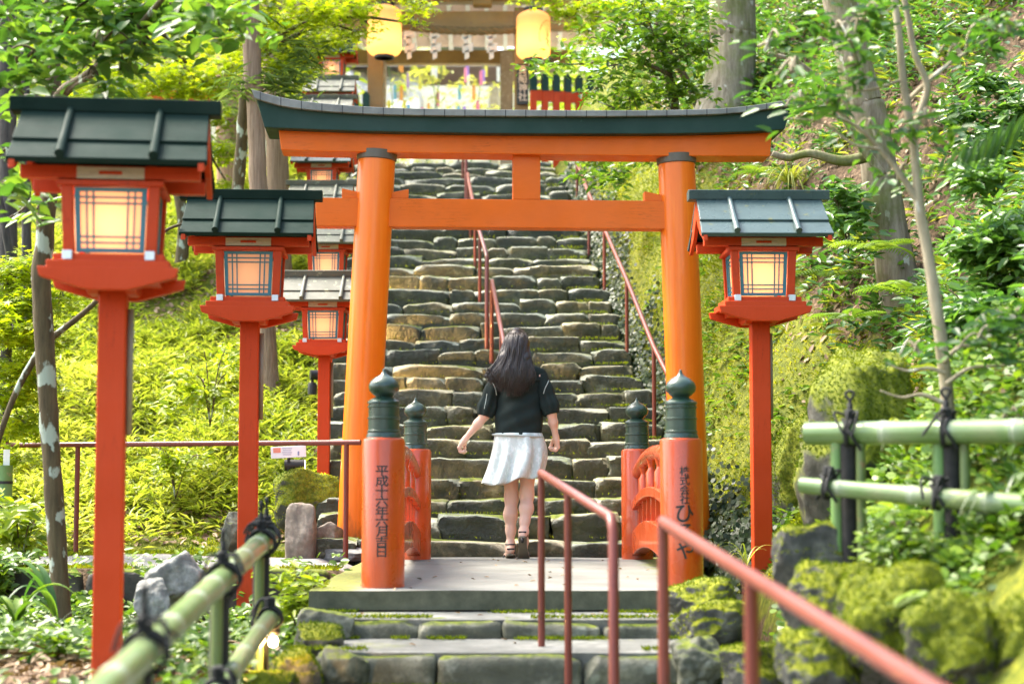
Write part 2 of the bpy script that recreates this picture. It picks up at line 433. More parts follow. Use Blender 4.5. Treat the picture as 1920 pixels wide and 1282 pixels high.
def moss_at(X, Y):
    d = X - right_edge(Y); dl = left_edge(Y) - X
    r = sstep(-.1, .1, d) * (1 - sstep(.75, 1.5, d + .5 * vnoise(X, Y, .8, 5))) * sstep(6.0, 9.0, Y) + .75 * sstep(0, .3, d) * (1 - sstep(6.5, 9, Y)) * (1 - sstep(.7, 1.2, d))
    l = sstep(-.1, .1, dl) * np.where(Y > 12.8, .78, np.where(Y > 10.2, .25, .30))
    l = l * (1 - .5 * sstep(3.0, 6, dl) * (Y > 14))
    return np.clip(r + l, 0, 1)
def path_at(X, Y):
    dl = left_edge(Y) - X
    e = .25 * vnoise(X, Y, 1.8, 8)
    p = sstep(-.1, .0, dl) * sstep(10.75, 10.95, Y + e) * (1 - sstep(12.1, 12.35, Y + e))
    return np.clip(p, 0, 1)
def yard_at(X, Y): return sstep(TOP_Y + .1, TOP_Y + .6, Y) * (1 - sstep(3.4, 4.4, np.abs(X - stair_c(Y)))) * (Y < 50)
def axis(parts):
    out = []
    for a, b, s in parts: out += list(np.arange(a, b, s))
    return np.array(out + [parts[-1][1]])
gx = axis([(-90, -20, 7), (-20, -8, 1.0), (-8, -3.5, .22), (-3.5, 3.6, .075), (3.6, 8, .2), (8, 20, 1.0), (20, 90, 7)])
gy = axis([(-12, 3, 1.0), (3, 6, .2), (6, 10.1, .09), (10.1, 10.5, .03), (10.5, 24.5, .095), (24.5, 46, .7), (46, 160, 6)])
GX, GY = np.meshgrid(gx, gy, indexing='ij'); GZ = ground_z(GX, GY)
ii = np.arange(len(gx) * len(gy)).reshape(len(gx), len(gy))
Q = np.stack([ii[:-1, :-1], ii[1:, :-1], ii[1:, 1:], ii[:-1, 1:]], -1).reshape(-1, 4)
me = np_mesh('ground', np.stack([GX, GY, GZ], -1).reshape(-1, 3), Q, {'moss': moss_at(GX, GY).ravel(), 'path': path_at(GX, GY).ravel(), 'yard': yard_at(GX, GY).ravel()})
tag(link_mesh('ground', me, M['soil'], smooth=True), 'wooded hillside ground of moss, soil and fallen leaves', None, None, 'structure')

# ---------------------------------------------------------------- stones
def stone_block(mb, c, d, rz=0, res=5, sq=5.5, rough=.05, seed=0, flat_top=.5, freq=3.2, lip=0, cuts=0, rr_=None):
    """an irregular dressed stone: a squared super-ellipsoid knocked about by noise"""
    cx, cy, cz = c; hx, hy, hz = d[0] / 2, d[1] / 2, d[2] / 2
    idx = {}; vs = []; fs = []
    sv = Vector((seed * 3.17, seed * 1.71, seed * .77))
    skx = random.uniform(-.12, .12); skz = random.uniform(-.05, .05)
    def vert(p):
        k = tuple(round(q, 4) for q in p)
        if k in idx: return idx[k]
        pc = Vector(p)
        if rr_ is None: pc = pc / (abs(p[0]) ** sq + abs(p[1]) ** sq + abs(p[2]) ** sq) ** (1 / sq)
        for n_, dd in cut_:
            e_ = pc.dot(n_) - dd
            if e_ > 0: pc = pc - n_ * e_
        v = Vector((pc.x * hx, pc.y * hy, pc.z * hz))
        if rr_ is not None:
            c_ = Vector((max(-hx + rr_, min(hx - rr_, v.x)), max(-hy + rr_, min(hy - rr_, v.y)), max(-hz + rr_, min(hz - rr_, v.z)))); e_ = v - c_
            if e_.length > rr_: v = c_ + e_.normalized() * rr_
        q = (v + sv) * freq
        n1 = noise.noise(q) * 1.0 + noise.noise(q * 2.7) * .55 + noise.noise(q * 6) * .32 + noise.noise(q * 13) * .16
        dr = Vector((p[0] / hx, p[1] / hy, p[2] / hz)).normalized()
        amp = rough
        v = v + Vector((dr.x * n1 * amp, dr.y * n1 * amp, dr.z * n1 * amp * (flat_top if p[2] > .5 else 1)))
        if lip and p[1] < .2 and p[2] > .35: v.y += (p[2] - .35) ** 1.3 * lip * (1 + .6 * noise.noise(q * 1.7))
        v.x += skx * v.z; v.z += skz * v.x
        if rz: v = Matrix.Rotation(rz, 3, 'Z') @ v
        idx[k] = len(vs); vs.append((v.x + cx, v.y + cy, v.z + cz)); return idx[k]
    cut_ = []
    for _ in range(cuts):
        n_ = Vector((random.choice((-1, 1)) * random.uniform(.3, 1), -random.uniform(.1, .9), random.choice((-1, 1, 1)) * random.uniform(.1, .9))).normalized(); cut_.append((n_, random.uniform(.80, .97) * (abs(n_.x) + abs(n_.y) + abs(n_.z))))
    g = [math.sin((-1 + 2 * i / res) * math.pi / 2 * .93) / math.sin(math.pi / 2 * .93) for i in range(res + 1)]
    for ax in range(3):
        for sgn in (-1, 1):
            for i in range(res):
                for j in range(res):
                    q = []
                    for a, b in ((g[i], g[j]), (g[i + 1], g[j]), (g[i + 1], g[j + 1]), (g[i], g[j + 1])):
                        p = [0, 0, 0]; p[ax] = sgn; p[(ax + 1) % 3] = a; p[(ax + 2) % 3] = b; q.append(vert(p))
                    fs.append(tuple(q if sgn > 0 else q[::-1]))
    mb.add(vs, fs)

random.seed(21)
stairs = empty('stone_staircase', (float(stair_c(12.1)), 12.1, 0), 'long flight of uneven mossy stone steps climbing from the bridge to the shrine gate', 'staircase')
for n in range(len(STEP_PX) - 1):
    z0, z1 = STEP_Z[n], STEP_Z[n + 1]; Y0 = STEP_Y[n]; dep = .355 + (.5 if n == len(STEP_PX) - 2 else .16)
    xl = float(stair_c(Y0)) - 1.34; xr = float(stair_c(Y0)) + 1.30
    mb = MB(); x = xl + random.uniform(-.12, 0)
    mb.box(((xl + xr) / 2, Y0 + .30, (z0 + z1) / 2 - .06), (xr - xl - .06, .40, z1 - z0 + .02))
    tn = [.3] * len(mb.v)
    while x < xr - .08:
        w = random.choice((random.uniform(.20, .36), random.uniform(.36, .6), random.uniform(.45, .85)))
        if n > 24: w *= 1.15
        if x + w > xr - .15: w = xr - x + random.uniform(0, .1)
        hh = (z1 - z0) + .05
        top = z1 + random.uniform(-.03, .016)
        stone_block(mb, (x + w / 2, Y0 + dep / 2 + random.uniform(-.035, .025), top - hh / 2), (w + .012, dep, hh + .01), random.uniform(-.05, .05),
                    res=11, sq=random.uniform(8, 16), rough=random.uniform(.014, .032), seed=random.randint(0, 999), freq=6, lip=.018, cuts=9, rr_=random.uniform(.010, .024))
        tn += [random.random()] * (len(mb.v) - len(tn)); x += w
    for v in range(len(mb.v)): mb.v[v] = tuple(Vector(mb.v[v]) - stairs.location)
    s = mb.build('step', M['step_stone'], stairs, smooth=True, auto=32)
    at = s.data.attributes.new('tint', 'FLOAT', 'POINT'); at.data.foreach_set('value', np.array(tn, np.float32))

# lower steps in front of the bridge, their flat treads and stone fronts
def low_step(label, ztop, zbot, yf, yb, xl, xr, big):
    t = empty('stone_step', ((xl + xr) / 2, yf, zbot), label, 'stone step', None)
    o = t.location
    tr = MB(); n = 26; top = []
    for i in range(n + 1):
        x = xl + (xr - xl) * i / n
        top.append((x, yf + .00 + .025 * noise.noise((x * 3, yf, 1)) + .05 * ((x - .1) ** 2)))
    vs = []; fs = []
    for x, y in top:
        vs += [(x, y + .02, ztop - .004), (x, yb, ztop), (x, y + .05, zbot - .1), (x, yb, zbot - .1)]
    for i in range(n):
        a = i * 4; b = a + 4
        fs += [(a, b, b + 1, a + 1), (a + 2, b + 2, b, a), (a + 3, a + 1, b + 1, b + 3)]
    fs += [(0, 1, 3, 2), (n * 4, n * 4 + 2, n * 4 + 3, n * 4 + 1)]
    tr.add([tuple(Vector(v) - o) for v in vs], fs); tr.build('tread', M['deck'], t)
    st = MB(); x = xl - .05
    while x < xr:
        w = random.uniform(.26, .5) * big
        if x + w > xr - .12: w = xr + .05 - x
        hh = ztop - zbot + .03
        stone_block(st, Vector((x + w / 2, yf + .07 + .05 * ((x + w / 2 - .1) ** 2), ztop - hh / 2 - .012)) - o, (w - .006, .2, hh), random.uniform(-.06, .06), res=9, sq=9, rough=.026, seed=random.randint(0, 999), freq=5, lip=.03, cuts=5, rr_=.025)
        x += w
    st.build('front_stones', M['kerb_stone'], t, smooth=True)
low_step('wide stone step directly under the edge of the bridge slab', -.10, -.18, 7.98, 8.52, -.80, .98, 1.1)
low_step('lowest wide stone step, faced with big squared blocks', -.185, -.325, 7.33, 8.06, -.78, 1.02, 1.25)
fl = MB(); fl.box((.1, 4.9, -.42), (3.2, 5.0, .18)); fl.build('paving', M['deck'])
bpy.data.objects['paving']['kind'] = 'structure'; bpy.data.objects['paving']['label'] = 'flat stone paving in front of the lowest step'

# retaining edge of the left path
wl = MB(); x = -7.5
while x < -1.15:
    w = random.uniform(.3, .7); w = min(w, -1.03 - x)
    stone_block(wl, (x + w / 2, 10.34, -.14), (w - .01, .22, .30), 0, res=6, sq=8, rough=.012, seed=random.randint(0, 999)); x += w
tag(wl.build('retaining_wall', stone('kerb_dark', (.05, .045, .04), (.12, .11, .09), .75), smooth=True), 'low dark stone edging that holds up the gravel path left of the bridge', 'retaining wall')

# ---------------------------------------------------------------- the footbridge
bridge = empty('footbridge', (.1, 8.45, 0), 'short vermilion Japanese footbridge with bronze onion finials in front of the torii', 'bridge')
OB = bridge.location
def bl(p): return Vector(p) - OB
sl = MB(); NX, NYs = 24, 30; xs = [-.98 + 2.06 * i / NX for i in range(NX + 1)]; ys = [8.45 + (12.14 - 8.45) * j / NYs for j in range(NYs + 1)]
vs = []; fs = []
for zt in (0, -.092):
    for x in xs:
        for y in ys: vs.append(bl((x, y, zt + (0.006 * noise.noise((x * 2, y * 2, 3)) if zt == 0 else 0))))
k = NYs + 1; base = (NX + 1) * k
for i in range(NX):
    for j in range(NYs):
        a = i * k + j; fs.append((a, a + k, a + k + 1, a + 1)); fs.append((base + a + 1, base + a + k + 1, base + a + k, base + a))
for i in range(NX):
    fs.append((i * k, base + i * k, base + (i + 1) * k, (i + 1) * k)); a = i * k + NYs; fs.append((a, a + k, base + a + k, base + a))
for j in range(NYs):
    fs.append((j, j + 1, base + j + 1, base + j)); a = NX * k + j; fs.append((a, base + a, base + a + 1, a + 1))
def deck_mat():
    m = N('bridge_slab')
    n1 = m.noise(3, 6, .6); n2 = m.noise(40, 5, .7); pl = m.noise(3, 3, .5, m.stretch((.6, 14, 1)))
    col = m.ramp(n1, [(.3, (.135, .14, .125)), (.7, (.235, .24, .215))]); col = m.mix(m.math('MULTIPLY', n2, .35), col, (.11, .11, .10))
    col = m.mix(m.ramp(pl, [(.50, 0), (.62, .6)]), col, (.10, .10, .085)); col = m.mix(m.ramp(m.noise(2.1, 6, .7), [(.50, 0), (.66, .45)]), col, (.09, .095, .07))
    x = m.n('ShaderNodeSeparateXYZ'); m.l(m.co(), x.inputs[0])
    # moss creeping in from the outer edges of the slab
    e = m.math('SUBTRACT', m.math('ABSOLUTE', m.math('ADD', x.outputs[0], .05)), .78)
    f = m.math('ADD', m.math('MULTIPLY', e, 3.5), m.math('MULTIPLY', m.math('SUBTRACT', m.noise(5, 6, .7), .42), 1.6))
    f = m.mix(1.0, m.ramp(f, [(.10, 0), (.42, .95)]), m.ramp(m.up(), [(.3, .25), (.7, 1)]), 'MULTIPLY')
    col = m.mix(f, col, m.ramp(m.noise(30, 5, .7), [(.3, (.05, .075, .008)), (.7, (.23, .25, .02))]))
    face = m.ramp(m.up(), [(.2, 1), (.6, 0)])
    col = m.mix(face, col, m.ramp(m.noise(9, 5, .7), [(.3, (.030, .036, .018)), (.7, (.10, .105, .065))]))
    return m.done(m.pbsdf(col, m.ramp(n1, [(.3, .5), (.7, .75)]), m.bump(n2, .25, .008)))
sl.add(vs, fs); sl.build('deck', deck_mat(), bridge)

POST_L = [(P(718, 1098, 8.75)), (P(778, 1045, 11.83))]; POST_R = [P(1279, 1093, 8.83), P(1195.5, 1045, 11.85)]
def giboshi(c, mb):
    p = [(.0, .46), (.006, .455), (.009, .437), (.018, .418), (.045, .398), (.066, .372), (.074, .342), (.070, .312), (.052, .286), (.040, .274),
         (.044, .266), (.052, .262), (.070, .248), (.078, .240), (.079, .228), (.074, .224), (.074, .212), (.078, .209), (.078, .202), (.0735, .198), (.0735, .138),
         (.078, .135), (.078, .126), (.0745, .122), (.0745, .052), (.079, .048), (.079, .038), (.076, .034), (.083, .012), (.084, -.03)]
    return mb.lathe([(r * 1.06, z * .76) for r, z in p][::-1], c, 40)
def bridge_post(p, h, r=.108):
    q = bl((p.x, p.y, 0))
    prof = [(r * 1.0, -.05), (r, .002), (r, h - .02), (r - .006, h - .006), (r - .018, h)]
    po = MB().lathe(prof, q, 44).build('post', M['post_red'], bridge, smooth=True, auto=35)
    giboshi(q + Vector((0, 0, h)), MB()).build('finial', M['bronze'], po, smooth=True, auto=40)
    return po
H1 = .742; posts = [bridge_post(p, H1) for p in POST_L + POST_R]

def lettering(txt, cx, ztop, sizes, r, facing, parent, mat, gap=1.12, bend=True, name='inscription', squash=1.0):
    """a vertical line of painted characters; bent round a post of radius r when bend is set"""
    allv = []; allf = []; z = ztop
    for ch, s in zip(txt, sizes):
        cu = bpy.data.curves.new('glyph', 'FONT'); cu.body = ch; cu.size = s; cu.align_x = 'CENTER'; cu.align_y = 'CENTER'; cu.offset = s * .012
        to = bpy.data.objects.new('glyph', cu); COL.objects.link(to)
        dg = bpy.context.evaluated_depsgraph_get(); me = bpy.data.meshes.new_from_object(to.evaluated_get(dg))
        bm = bmesh.new(); bm.from_mesh(me); bmesh.ops.triangulate(bm, faces=bm.faces)
        for _ in range(3):
            le = [e for e in bm.edges if e.calc_length() > s * .16]
            if not le: break
            bmesh.ops.subdivide_edges(bm, edges=le, cuts=1); bmesh.ops.triangulate(bm, faces=[f for f in bm.faces if len(f.verts) > 3])
        z -= s * gap / 2; b = len(allv); bm.verts.index_update()
        xs_ = [v.co.x for v in bm.verts]; ys_ = [v.co.y for v in bm.verts]
        mx = (max(xs_) + min(xs_)) / 2 if xs_ else 0; my = (max(ys_) + min(ys_)) / 2 if ys_ else 0
        for v in bm.verts:
            u = (v.co.x - mx); w = z + (v.co.y - my) * squash
            if bend:
                a = facing + u / r; allv.append((cx[0] + (r + .0016) * math.sin(a), cx[1] - (r + .0016) * math.cos(a), w))
            else:
                allv.append((cx[0] + u * math.cos(facing), cx[1] + u * math.sin(facing), w))
        for f in bm.faces: allf.append(tuple(b + v.index for v in f.verts))
        z -= s * gap / 2
        bm.free(); bpy.data.objects.remove(to); bpy.data.curves.remove(cu); bpy.data.meshes.remove(me)
    m = MB(); m.add(allv, allf); return m.build(name, mat, parent)
q = bl(POST_L[0]); lettering('平成十六年六月吉日', (q.x, q.y), .602, [.068] * 9, .108, .0, posts[0], M['ink'], .735, squash=.86)
q = bl(POST_R[0]); lettering('株式会社ひろや', (q.x, q.y), .60, [.052] * 4 + [.105, .10, .10], .108, .06, posts[2], M['ink'], .90)

def bridge_rail(pa, pb):
    a = bl((pa.x, pa.y, 0)); b = bl((pb.x, pb.y, 0)); n = 22
    def along(t, z): return a.lerp(b, t) + Vector((0, 0, z))
    def arch(t, h): return h * 4 * t * (1 - t)
    t = empty('railing', (0, 0, 0), None, None); t.parent = bridge
    top = MB().tube([along(i / n, .565 + arch(i / n, .13)) for i in range(n + 1)], .043, 14)
    def board(zlo, hlo, zhi, hhi, th):
        mb = MB(); sd_ = (b - a).normalized().cross(Vector((0, 0, 1))) * th / 2
        vs = []; fs = []
        for i in range(n + 1):
            u = i / n
            for s_, zz in ((-1, zlo + arch(u, hlo)), (1, zlo + arch(u, hlo)), (1, zhi + arch(u, hhi)), (-1, zhi + arch(u, hhi))): vs.append(along(u, zz) + sd_ * s_)
        for i in range(n):
            for k in range(4): fs.append((i * 4 + k, i * 4 + (k + 1) % 4, i * 4 + 4 + (k + 1) % 4, i * 4 + 4 + k))
        fs += [(3, 2, 1, 0), (n * 4, n * 4 + 1, n * 4 + 2, n * 4 + 3)]
        return mb.add(vs, fs)
    top.build('handrail', M['post_red'], t, smooth=True)
    board(.315, .12, .372, .12, .085).build('middle_rail', M['post_red'], t, bevel=.006)
    board(.012, .115, .165, .125, .09).build('bottom_beam', M['post_red'], t, bevel=.006)
    for k in range(1, 5):
        u = k / 5; mb = MB(); c = along(u, 0); z0 = .36 + arch(u, .12); z1 = .54 + arch(u, .13)
        mb.lathe([(.036, z0), (.036, z0 + .10), (.022, z0 + .125), (.022, z0 + .14), (.036, z1)], c, 12)
        mb.build('strut', M['post_red'], t, smooth=True, auto=40)
    for k in range(1, 9):
        u = k / 9; mb = MB(); c = along(u, 0); z0 = .15 + arch(u, .12); z1 = .325 + arch(u, .12)
        mb.box(c + Vector((0, 0, (z0 + z1) / 2)), (.035, .035, z1 - z0), math.atan2((b - a).y, (b - a).x)); mb.build('baluster', M['post_red'], t)
bridge_rail(*POST_L); bridge_rail(*POST_R)
# ---------------------------------------------------------------- the torii
YAW = R(3.4); TC = P(981, 1026, 12.5); TC.z = 0.0
torii = empty('torii_gate', TC, 'large orange torii with dark green curved lintel over the foot of the stone stairs', 'torii', None, YAW)
TN = Vector((math.sin(YAW), -math.cos(YAW), 0)); TU = Vector((math.cos(YAW), math.sin(YAW), 0))
def tl(px, py, w):
    """photo pixel -> torii coordinates on the plane w metres in front of its centre plane"""
    p = on_plane(px, py, TC + TN * w, TN) - TC
    return p.dot(TU), p.z
def tp(u, v, w): return Vector((u, -w, v))
def curved(up, lo, w0, w1, n=40, capw=None):
    """a board between two measured outlines (front face at w0), w1 = back"""
    U = [tl(x, y, w0) for x, y in up]; L = [tl(x, y, w0) for x, y in lo]
    def samp(S):
        a = spline([Vector((u, v, 0)) for u, v in S], 8); L_ = [0]
        for i in range(1, len(a)): L_.append(L_[-1] + (a[i] - a[i - 1]).length)
        t = np.linspace(0, L_[-1], n + 1)
        return list(zip(np.interp(t, L_, [p.x for p in a]), np.interp(t, L_, [p.y for p in a])))
    A = samp(U); B = samp(L); mb = MB(); vs = []; fs = []
    for i in range(n + 1):
        vs += [tp(*A[i], w0), tp(*B[i], w0), tp(*B[i], w1), tp(*A[i], w1)]
    for i in range(n):
        for k in range(4): fs.append((i * 4 + k, i * 4 + (k + 1) % 4, i * 4 + 4 + (k + 1) % 4, i * 4 + 4 + k))
    fs += [(3, 2, 1, 0), (n * 4, n * 4 + 1, n * 4 + 2, n * 4 + 3)]
    return mb.add(vs, fs)
capU = [(471, 167), (519, 181), (578, 191), (657, 198), (760, 203), (960, 206), (1180, 207), (1340, 204), (1424, 196), (1494, 184)]
capL = [(477, 184), (524, 198), (580, 206), (657, 212), (760, 216), (960, 218), (1180, 218), (1340, 214.5), (1424, 207), (1489, 197)]
kasU = [(480, 182), (524, 196), (580, 204), (657, 210), (760, 214), (960, 216), (1180, 216), (1340, 213), (1424, 205), (1486, 195)]
kasL = [(496, 239), (540, 241), (618, 244), (700, 246.5), (776, 248), (960, 250.5), (1180, 251), (1300, 250), (1400, 247), (1471, 243)]
shU = [(521, 233), (560, 238), (618, 242), (776, 246), (960, 248), (1180, 249), (1300, 248), (1400, 246), (1448, 244)]
shL = [(527, 281), (560, 282.5), (618, 284), (776, 286.5), (960, 289), (1180, 292), (1300, 292.5), (1400, 293), (1444, 293)]
def cap_mat():
    m = N('lintel_cap_boards'); x = m.n('ShaderNodeSeparateXYZ'); m.l(m.co(), x.inputs[0])
    fr = m.math('FRACT', m.math('MULTIPLY', m.math('ADD', x.outputs[0], 10), 6.9)); seam = m.ramp(fr, [(.0, 1), (.035, 1), (.06, 0)])
    col = m.ramp(m.noise(5, 6, .65), [(.3, (.10, .105, .095)), (.7, (.24, .25, .225))]); col = m.mix(seam, col, (.02, .022, .02))
    return m.done(m.pbsdf(col, .5, m.bump(m.noise(30, 4), .2, .006)))
curved(capU, capL, .255, -.255).build('lintel_cap', cap_mat(), torii, bevel=.004)
curved(kasU, kasL, .215, -.215).build('top_lintel', M['torii_black'], torii, bevel=.006)
curved(shU, shL, .125, -.125).build('second_lintel', M['vermilion'], torii, bevel=.006)
def pillar(xt, yt, xb, yb, rt, rb):
    a = tl(xb, yb, 0); b = tl(xt, yt, 0)
    A = Vector((a[0], 0, -.2 + TC.z)); k = (b[0] - a[0]) / (b[1] - a[1]); A.x = a[0] - k * (a[1] + .2)
    B = Vector((b[0], 0, b[1])); mb = MB(); n = 24
    mb.tube([A.lerp(B, i / n) for i in range(n + 1)], lerps([rb, rt], n + 1), 48)
    p = mb.build('pillar', M['pillar_' + str(0)] if 'pillar_0' in M else M['vermilion'], torii, smooth=True, auto=45)
    d = (B - A).normalized()
    MB().tube([B - d * .055, B - d * .05, B + d * .012], [rt + .004, rt + .010, rt + .012], 48).build('collar', M['base_dark'], p, smooth=True, auto=40)
    return p
def pillar_mat():
    m = N('pillar_vermilion')
    st = m.noise(5, 5, .6, m.stretch((9, 9, .5))); b = m.noise(1.5, 4)
    col = m.ramp(b, [(.3, (.74, .135, .005)), (.7, (.84, .175, .006))]); col = m.mix(m.ramp(st, [(.45, 0), (.75, .35)]), col, (.92, .27, .012))
    x = m.n('ShaderNodeSeparateXYZ'); m.l(m.co(), x.inputs[0])
    # grime that splashes up from the ground
    f = m.math('ADD', m.math('MULTIPLY', x.outputs[2], -2.4), m.math('MULTIPLY', m.noise(7, 6, .7, m.stretch((3, 3, .8))), 1.5))
    col = m.mix(m.ramp(f, [(.10, 0), (.55, .8)]), col, (.16, .06, .015))
    return m.done(m.pbsdf(col, m.ramp(b, [(.3, .28), (.7, .42)]), m.bump(st, .06, .006), coat=.2, spec=.3))
M['pillar_0'] = pillar_mat()
pillar(707, 288, 667, 1025, .134, .139); pillar(1268, 295, 1296, 1012, .134, .139)
u0, vt = tl(592, 372, .07); u1, vb = tl(1300, 429, .07); ur = tl(1372, 400, .07)[0]
vt = tl(960, 374, .07)[1]; vb = tl(960, 427, .07)[1]
MB().box(((u0 + ur) / 2, 0, (vt + vb) / 2), (ur - u0, .145, vt - vb)).build('tie_beam', M['vermilion'], torii, bevel=.005)
ua = tl(962, 300, .06)[0]; ub = tl(1013, 300, .06)[0]; vs_ = tl(987, 286, .06)[1]
MB().box(((ua + ub) / 2, 0, (vs_ + vt) / 2), (ub - ua, .125, vs_ - vt - .004)).build('strut', M['vermilion'], torii, bevel=.004)
for xo, xi in ((641, 675), (766, 733), (1209, 1243), (1334, 1300)):        # wedges, taller at the outer end
    a, _ = tl(xo, 372, .05); b, _ = tl(xi, 372, .05)
    MB().prism([(a, vt + .002), (b, vt + .002), (b, vt + .045), (a, vt + .072)], lambda x, y, w: tp(x, y, w), .052, -.052).build('wedge', M['vermilion'], torii, bevel=.003)
# ---------------------------------------------------------------- post lanterns
def paper_mat(name, c, tr=.6):
    m = N(name); n = m.noise(40, 4, .7); col = m.mix(m.math('MULTIPLY', n, .2), c, mul(c, .8))
    d = m.n('ShaderNodeBsdfDiffuse'); m.l(col, d.inputs[0]); t = m.n('ShaderNodeBsdfTranslucent'); m.l(col, t.inputs[0])
    x = m.n('ShaderNodeMixShader'); x.inputs[0].default_value = tr; m.l(d.outputs[0], x.inputs[1]); m.l(t.outputs[0], x.inputs[2]); return m.done(x.outputs[0])
M['paper'] = paper_mat('lantern_paper', (.78, .62, .45), .55)
def bulb_light(parent, loc, power, rad, col=(1, .57, .26)):
    l = bpy.data.lights.new('lantern_light', 'POINT'); l.energy = power; l.color = col; l.shadow_soft_size = rad
    o = bpy.data.objects.new('lantern_light', l); COL.objects.link(o); o.parent = parent; o.location = loc; return o
def make_lantern(label, group):
    t = empty('post_lantern', (0, 0, 0), label, 'lantern', group)
    H = 2.25; r = M['lantern_red']
    po = MB().box((0, 0, (H - .73) / 2 - .2), (.110, .110, H - .73 + .4)).build('post', r, t, bevel=.006)
    c = MB(); c.tube([(.067, .02, .9), (.067, .02, H - .84)], .014, 8); c.build('conduit', M['conduit'], po, smooth=True)
    b = MB()                                       # crossed boat-shaped corbel boards and their plate
    pf = [(-.272, -.70), (.272, -.70), (.262, -.738), (.17, -.765), (.075, -.790), (-.075, -.790), (-.17, -.765), (-.262, -.738)]
    for w in (-.215, .215): b.prism(pf, lambda x, z, q: Vector((x, q, H + z)), w - .025, w + .025)
    pf2 = [(-.19, -.70), (.19, -.70), (.19, -.76), (.075, -.788), (-.075, -.788), (-.19, -.76)]
    for w in (-.075, .075): b.prism(pf2, lambda y, z, q: Vector((q, y, H + z)), w - .022, w + .022)
    b.box((0, 0, H - .722), (.36, .40, .036))
    b.build('bracket', r, t, bevel=.004)
    le = MB(); le.box((0, 0, H - .690), (.475, .475, .034)).box((0, 0, H - .660), (.43, .43, .03)); le = le.build('base_ledge', r, t, bevel=.004)
    for sx in (-1, 1):
        for sy in (-1, 1):
            MB().box((sx * .159, sy * .200, H - .652), (.038, .052, .036)).build('corner_cap', M['metal'], le, bevel=.002)
    fr = MB()                                      # corner posts that flare outward, and the top ledge
    zb, zt = H - .645, H - .372; wb, wt = .180, .192; th = .044
    for sx in (-1, 1):
        for sy in (-1, 1):
            q0 = [(sx * wb, sy * wb), (sx * (wb - th), sy * wb), (sx * (wb - th), sy * (wb - th)), (sx * wb, sy * (wb - th))]
            q1 = [(sx * wt, sy * wt), (sx * (wt - th), sy * wt), (sx * (wt - th), sy * (wt - th)), (sx * wt, sy * (wt - th))]
            if sx * sy < 0: q0.reverse(); q1.reverse()
            fr.hexa([(x, y, zb) for x, y in q0], [(x, y, zt) for x, y in q1])
    fr.box((0, 0, H - .362), (.415, .415, .022))
    fr.build('frame', r, t, bevel=.003)
    zi, zo = H - .633, H - .376
    for k in range(4):                             # a teal lattice over paper on each side
        Rm = Matrix.Rotation(k * math.pi / 2, 3, 'Z')
        def f(x, z, d=0):
            u = (z - zi) / (zo - zi); y = -(wb + (wt - wb) * u) + .014 + d
            return Rm @ Vector((x * (1 + .075 * (u - .5)), y, z))
        hw = .1365; lat = MB()
        def bar(x0, x1, z0, z1, d=0, tk=.014): lat.hexa([f(x0, z0, d), f(x1, z0, d), f(x1, z0, d + tk), f(x0, z0, d + tk)], [f(x0, z1, d), f(x1, z1, d), f(x1, z1, d + tk), f(x0, z1, d + tk)])
        e = .019
        bar(-hw, -hw + e, zi, zo); bar(hw - e, hw, zi, zo); bar(-hw + e, hw - e, zi, zi + e * .8); bar(-hw + e, hw - e, zo - e * .8, zo)
        for x in (-.092, -.066, .066, .092): bar(x - .0036, x + .0036, zi + e * .8, zo - e * .8, .003, .008)
        for z in (zi + .038, zi + .062, zo - .062, zo - .038): bar(-hw + e, hw - e, z - .0036, z + .0036, .0045, .008)
        lat = lat.build('lattice_window', M['teal'], t)
        pp = MB(); pp.add([f(-hw + .006, zi + .006, .013), f(hw - .006, zi + .006, .013), f(hw - .006, zo - .006, .013), f(-hw + .006, zo - .006, .013)], [(0, 1, 2, 3)])
        pp.build('paper_pane', M['paper'], lat)
    ea = MB()                                      # eaves: beams, soffit and the gable boards
    for sy in (-1, 1):
        ea.box((0, sy * .17, H - .318), (.70, .05, .052)); ea.box((0, sy * .255, H - .278), (.70, .04, .028))
    for sx in (-.155, .155): ea.box((sx, 0, H - .318), (.045, .36, .065))
    for sx in (-1, 1):
        for sy in (-1, 1):
            ea.prism([(0, -.035), (sy * .345, -.300), (sy * .345, -.335), (sy * .16, -.27), (0, -.16)][::(1 if sy > 0 else -1)], lambda y, z, q: Vector((q, y, H + z)), sx * .36 - .012, sx * .36 + .012)
    ea.build('eaves', r, t, bevel=.003)
    for sy in (-1, 1):
        pl = MB().box((0, sy * .185, H - .322), (.262, .03, .046)).build('plaster_panel', M['plaster'], t)
        MB().box((0, sy * .2015, H - .322), (.09, .004, .013)).build('slot', r, pl)
    ro = MB()                                      # two courses of boards on each slope
    for sy in (-1, 1):
        def slab(y0, z0, y1, z1, hl0, hl1, tk):
            n = Vector((0, sy * (z0 - z1), y1 - y0)).normalized() * tk
            a = [Vector((-hl0, sy * y0, z0 + H)), Vector((hl0, sy * y0, z0 + H)), Vector((hl1, sy * y1, z1 + H)), Vector((-hl1, sy * y1, z1 + H))]
            q = [p - n for p in a]
            if sy < 0: ro.hexa([q[3], q[2], q[1], q[0]], [a[3], a[2], a[1], a[0]])
            else: ro.hexa(q, a)
        slab(.0, -.012, .235, -.195, .372, .378, .026); slab(.20, -.186, .352, -.290, .376, .384, .026)
    ro = ro.build('roof', M['roof_green'], t, bevel=.004)
    MB().prism([(-.052, -.048), (.052, -.048), (.064, .008), (.0, .018), (-.064, .008)], lambda y, z, q: Vector((q, y, H + z)), -.42, .42).build('ridge_cap', M['roof_green'], ro, bevel=.004)
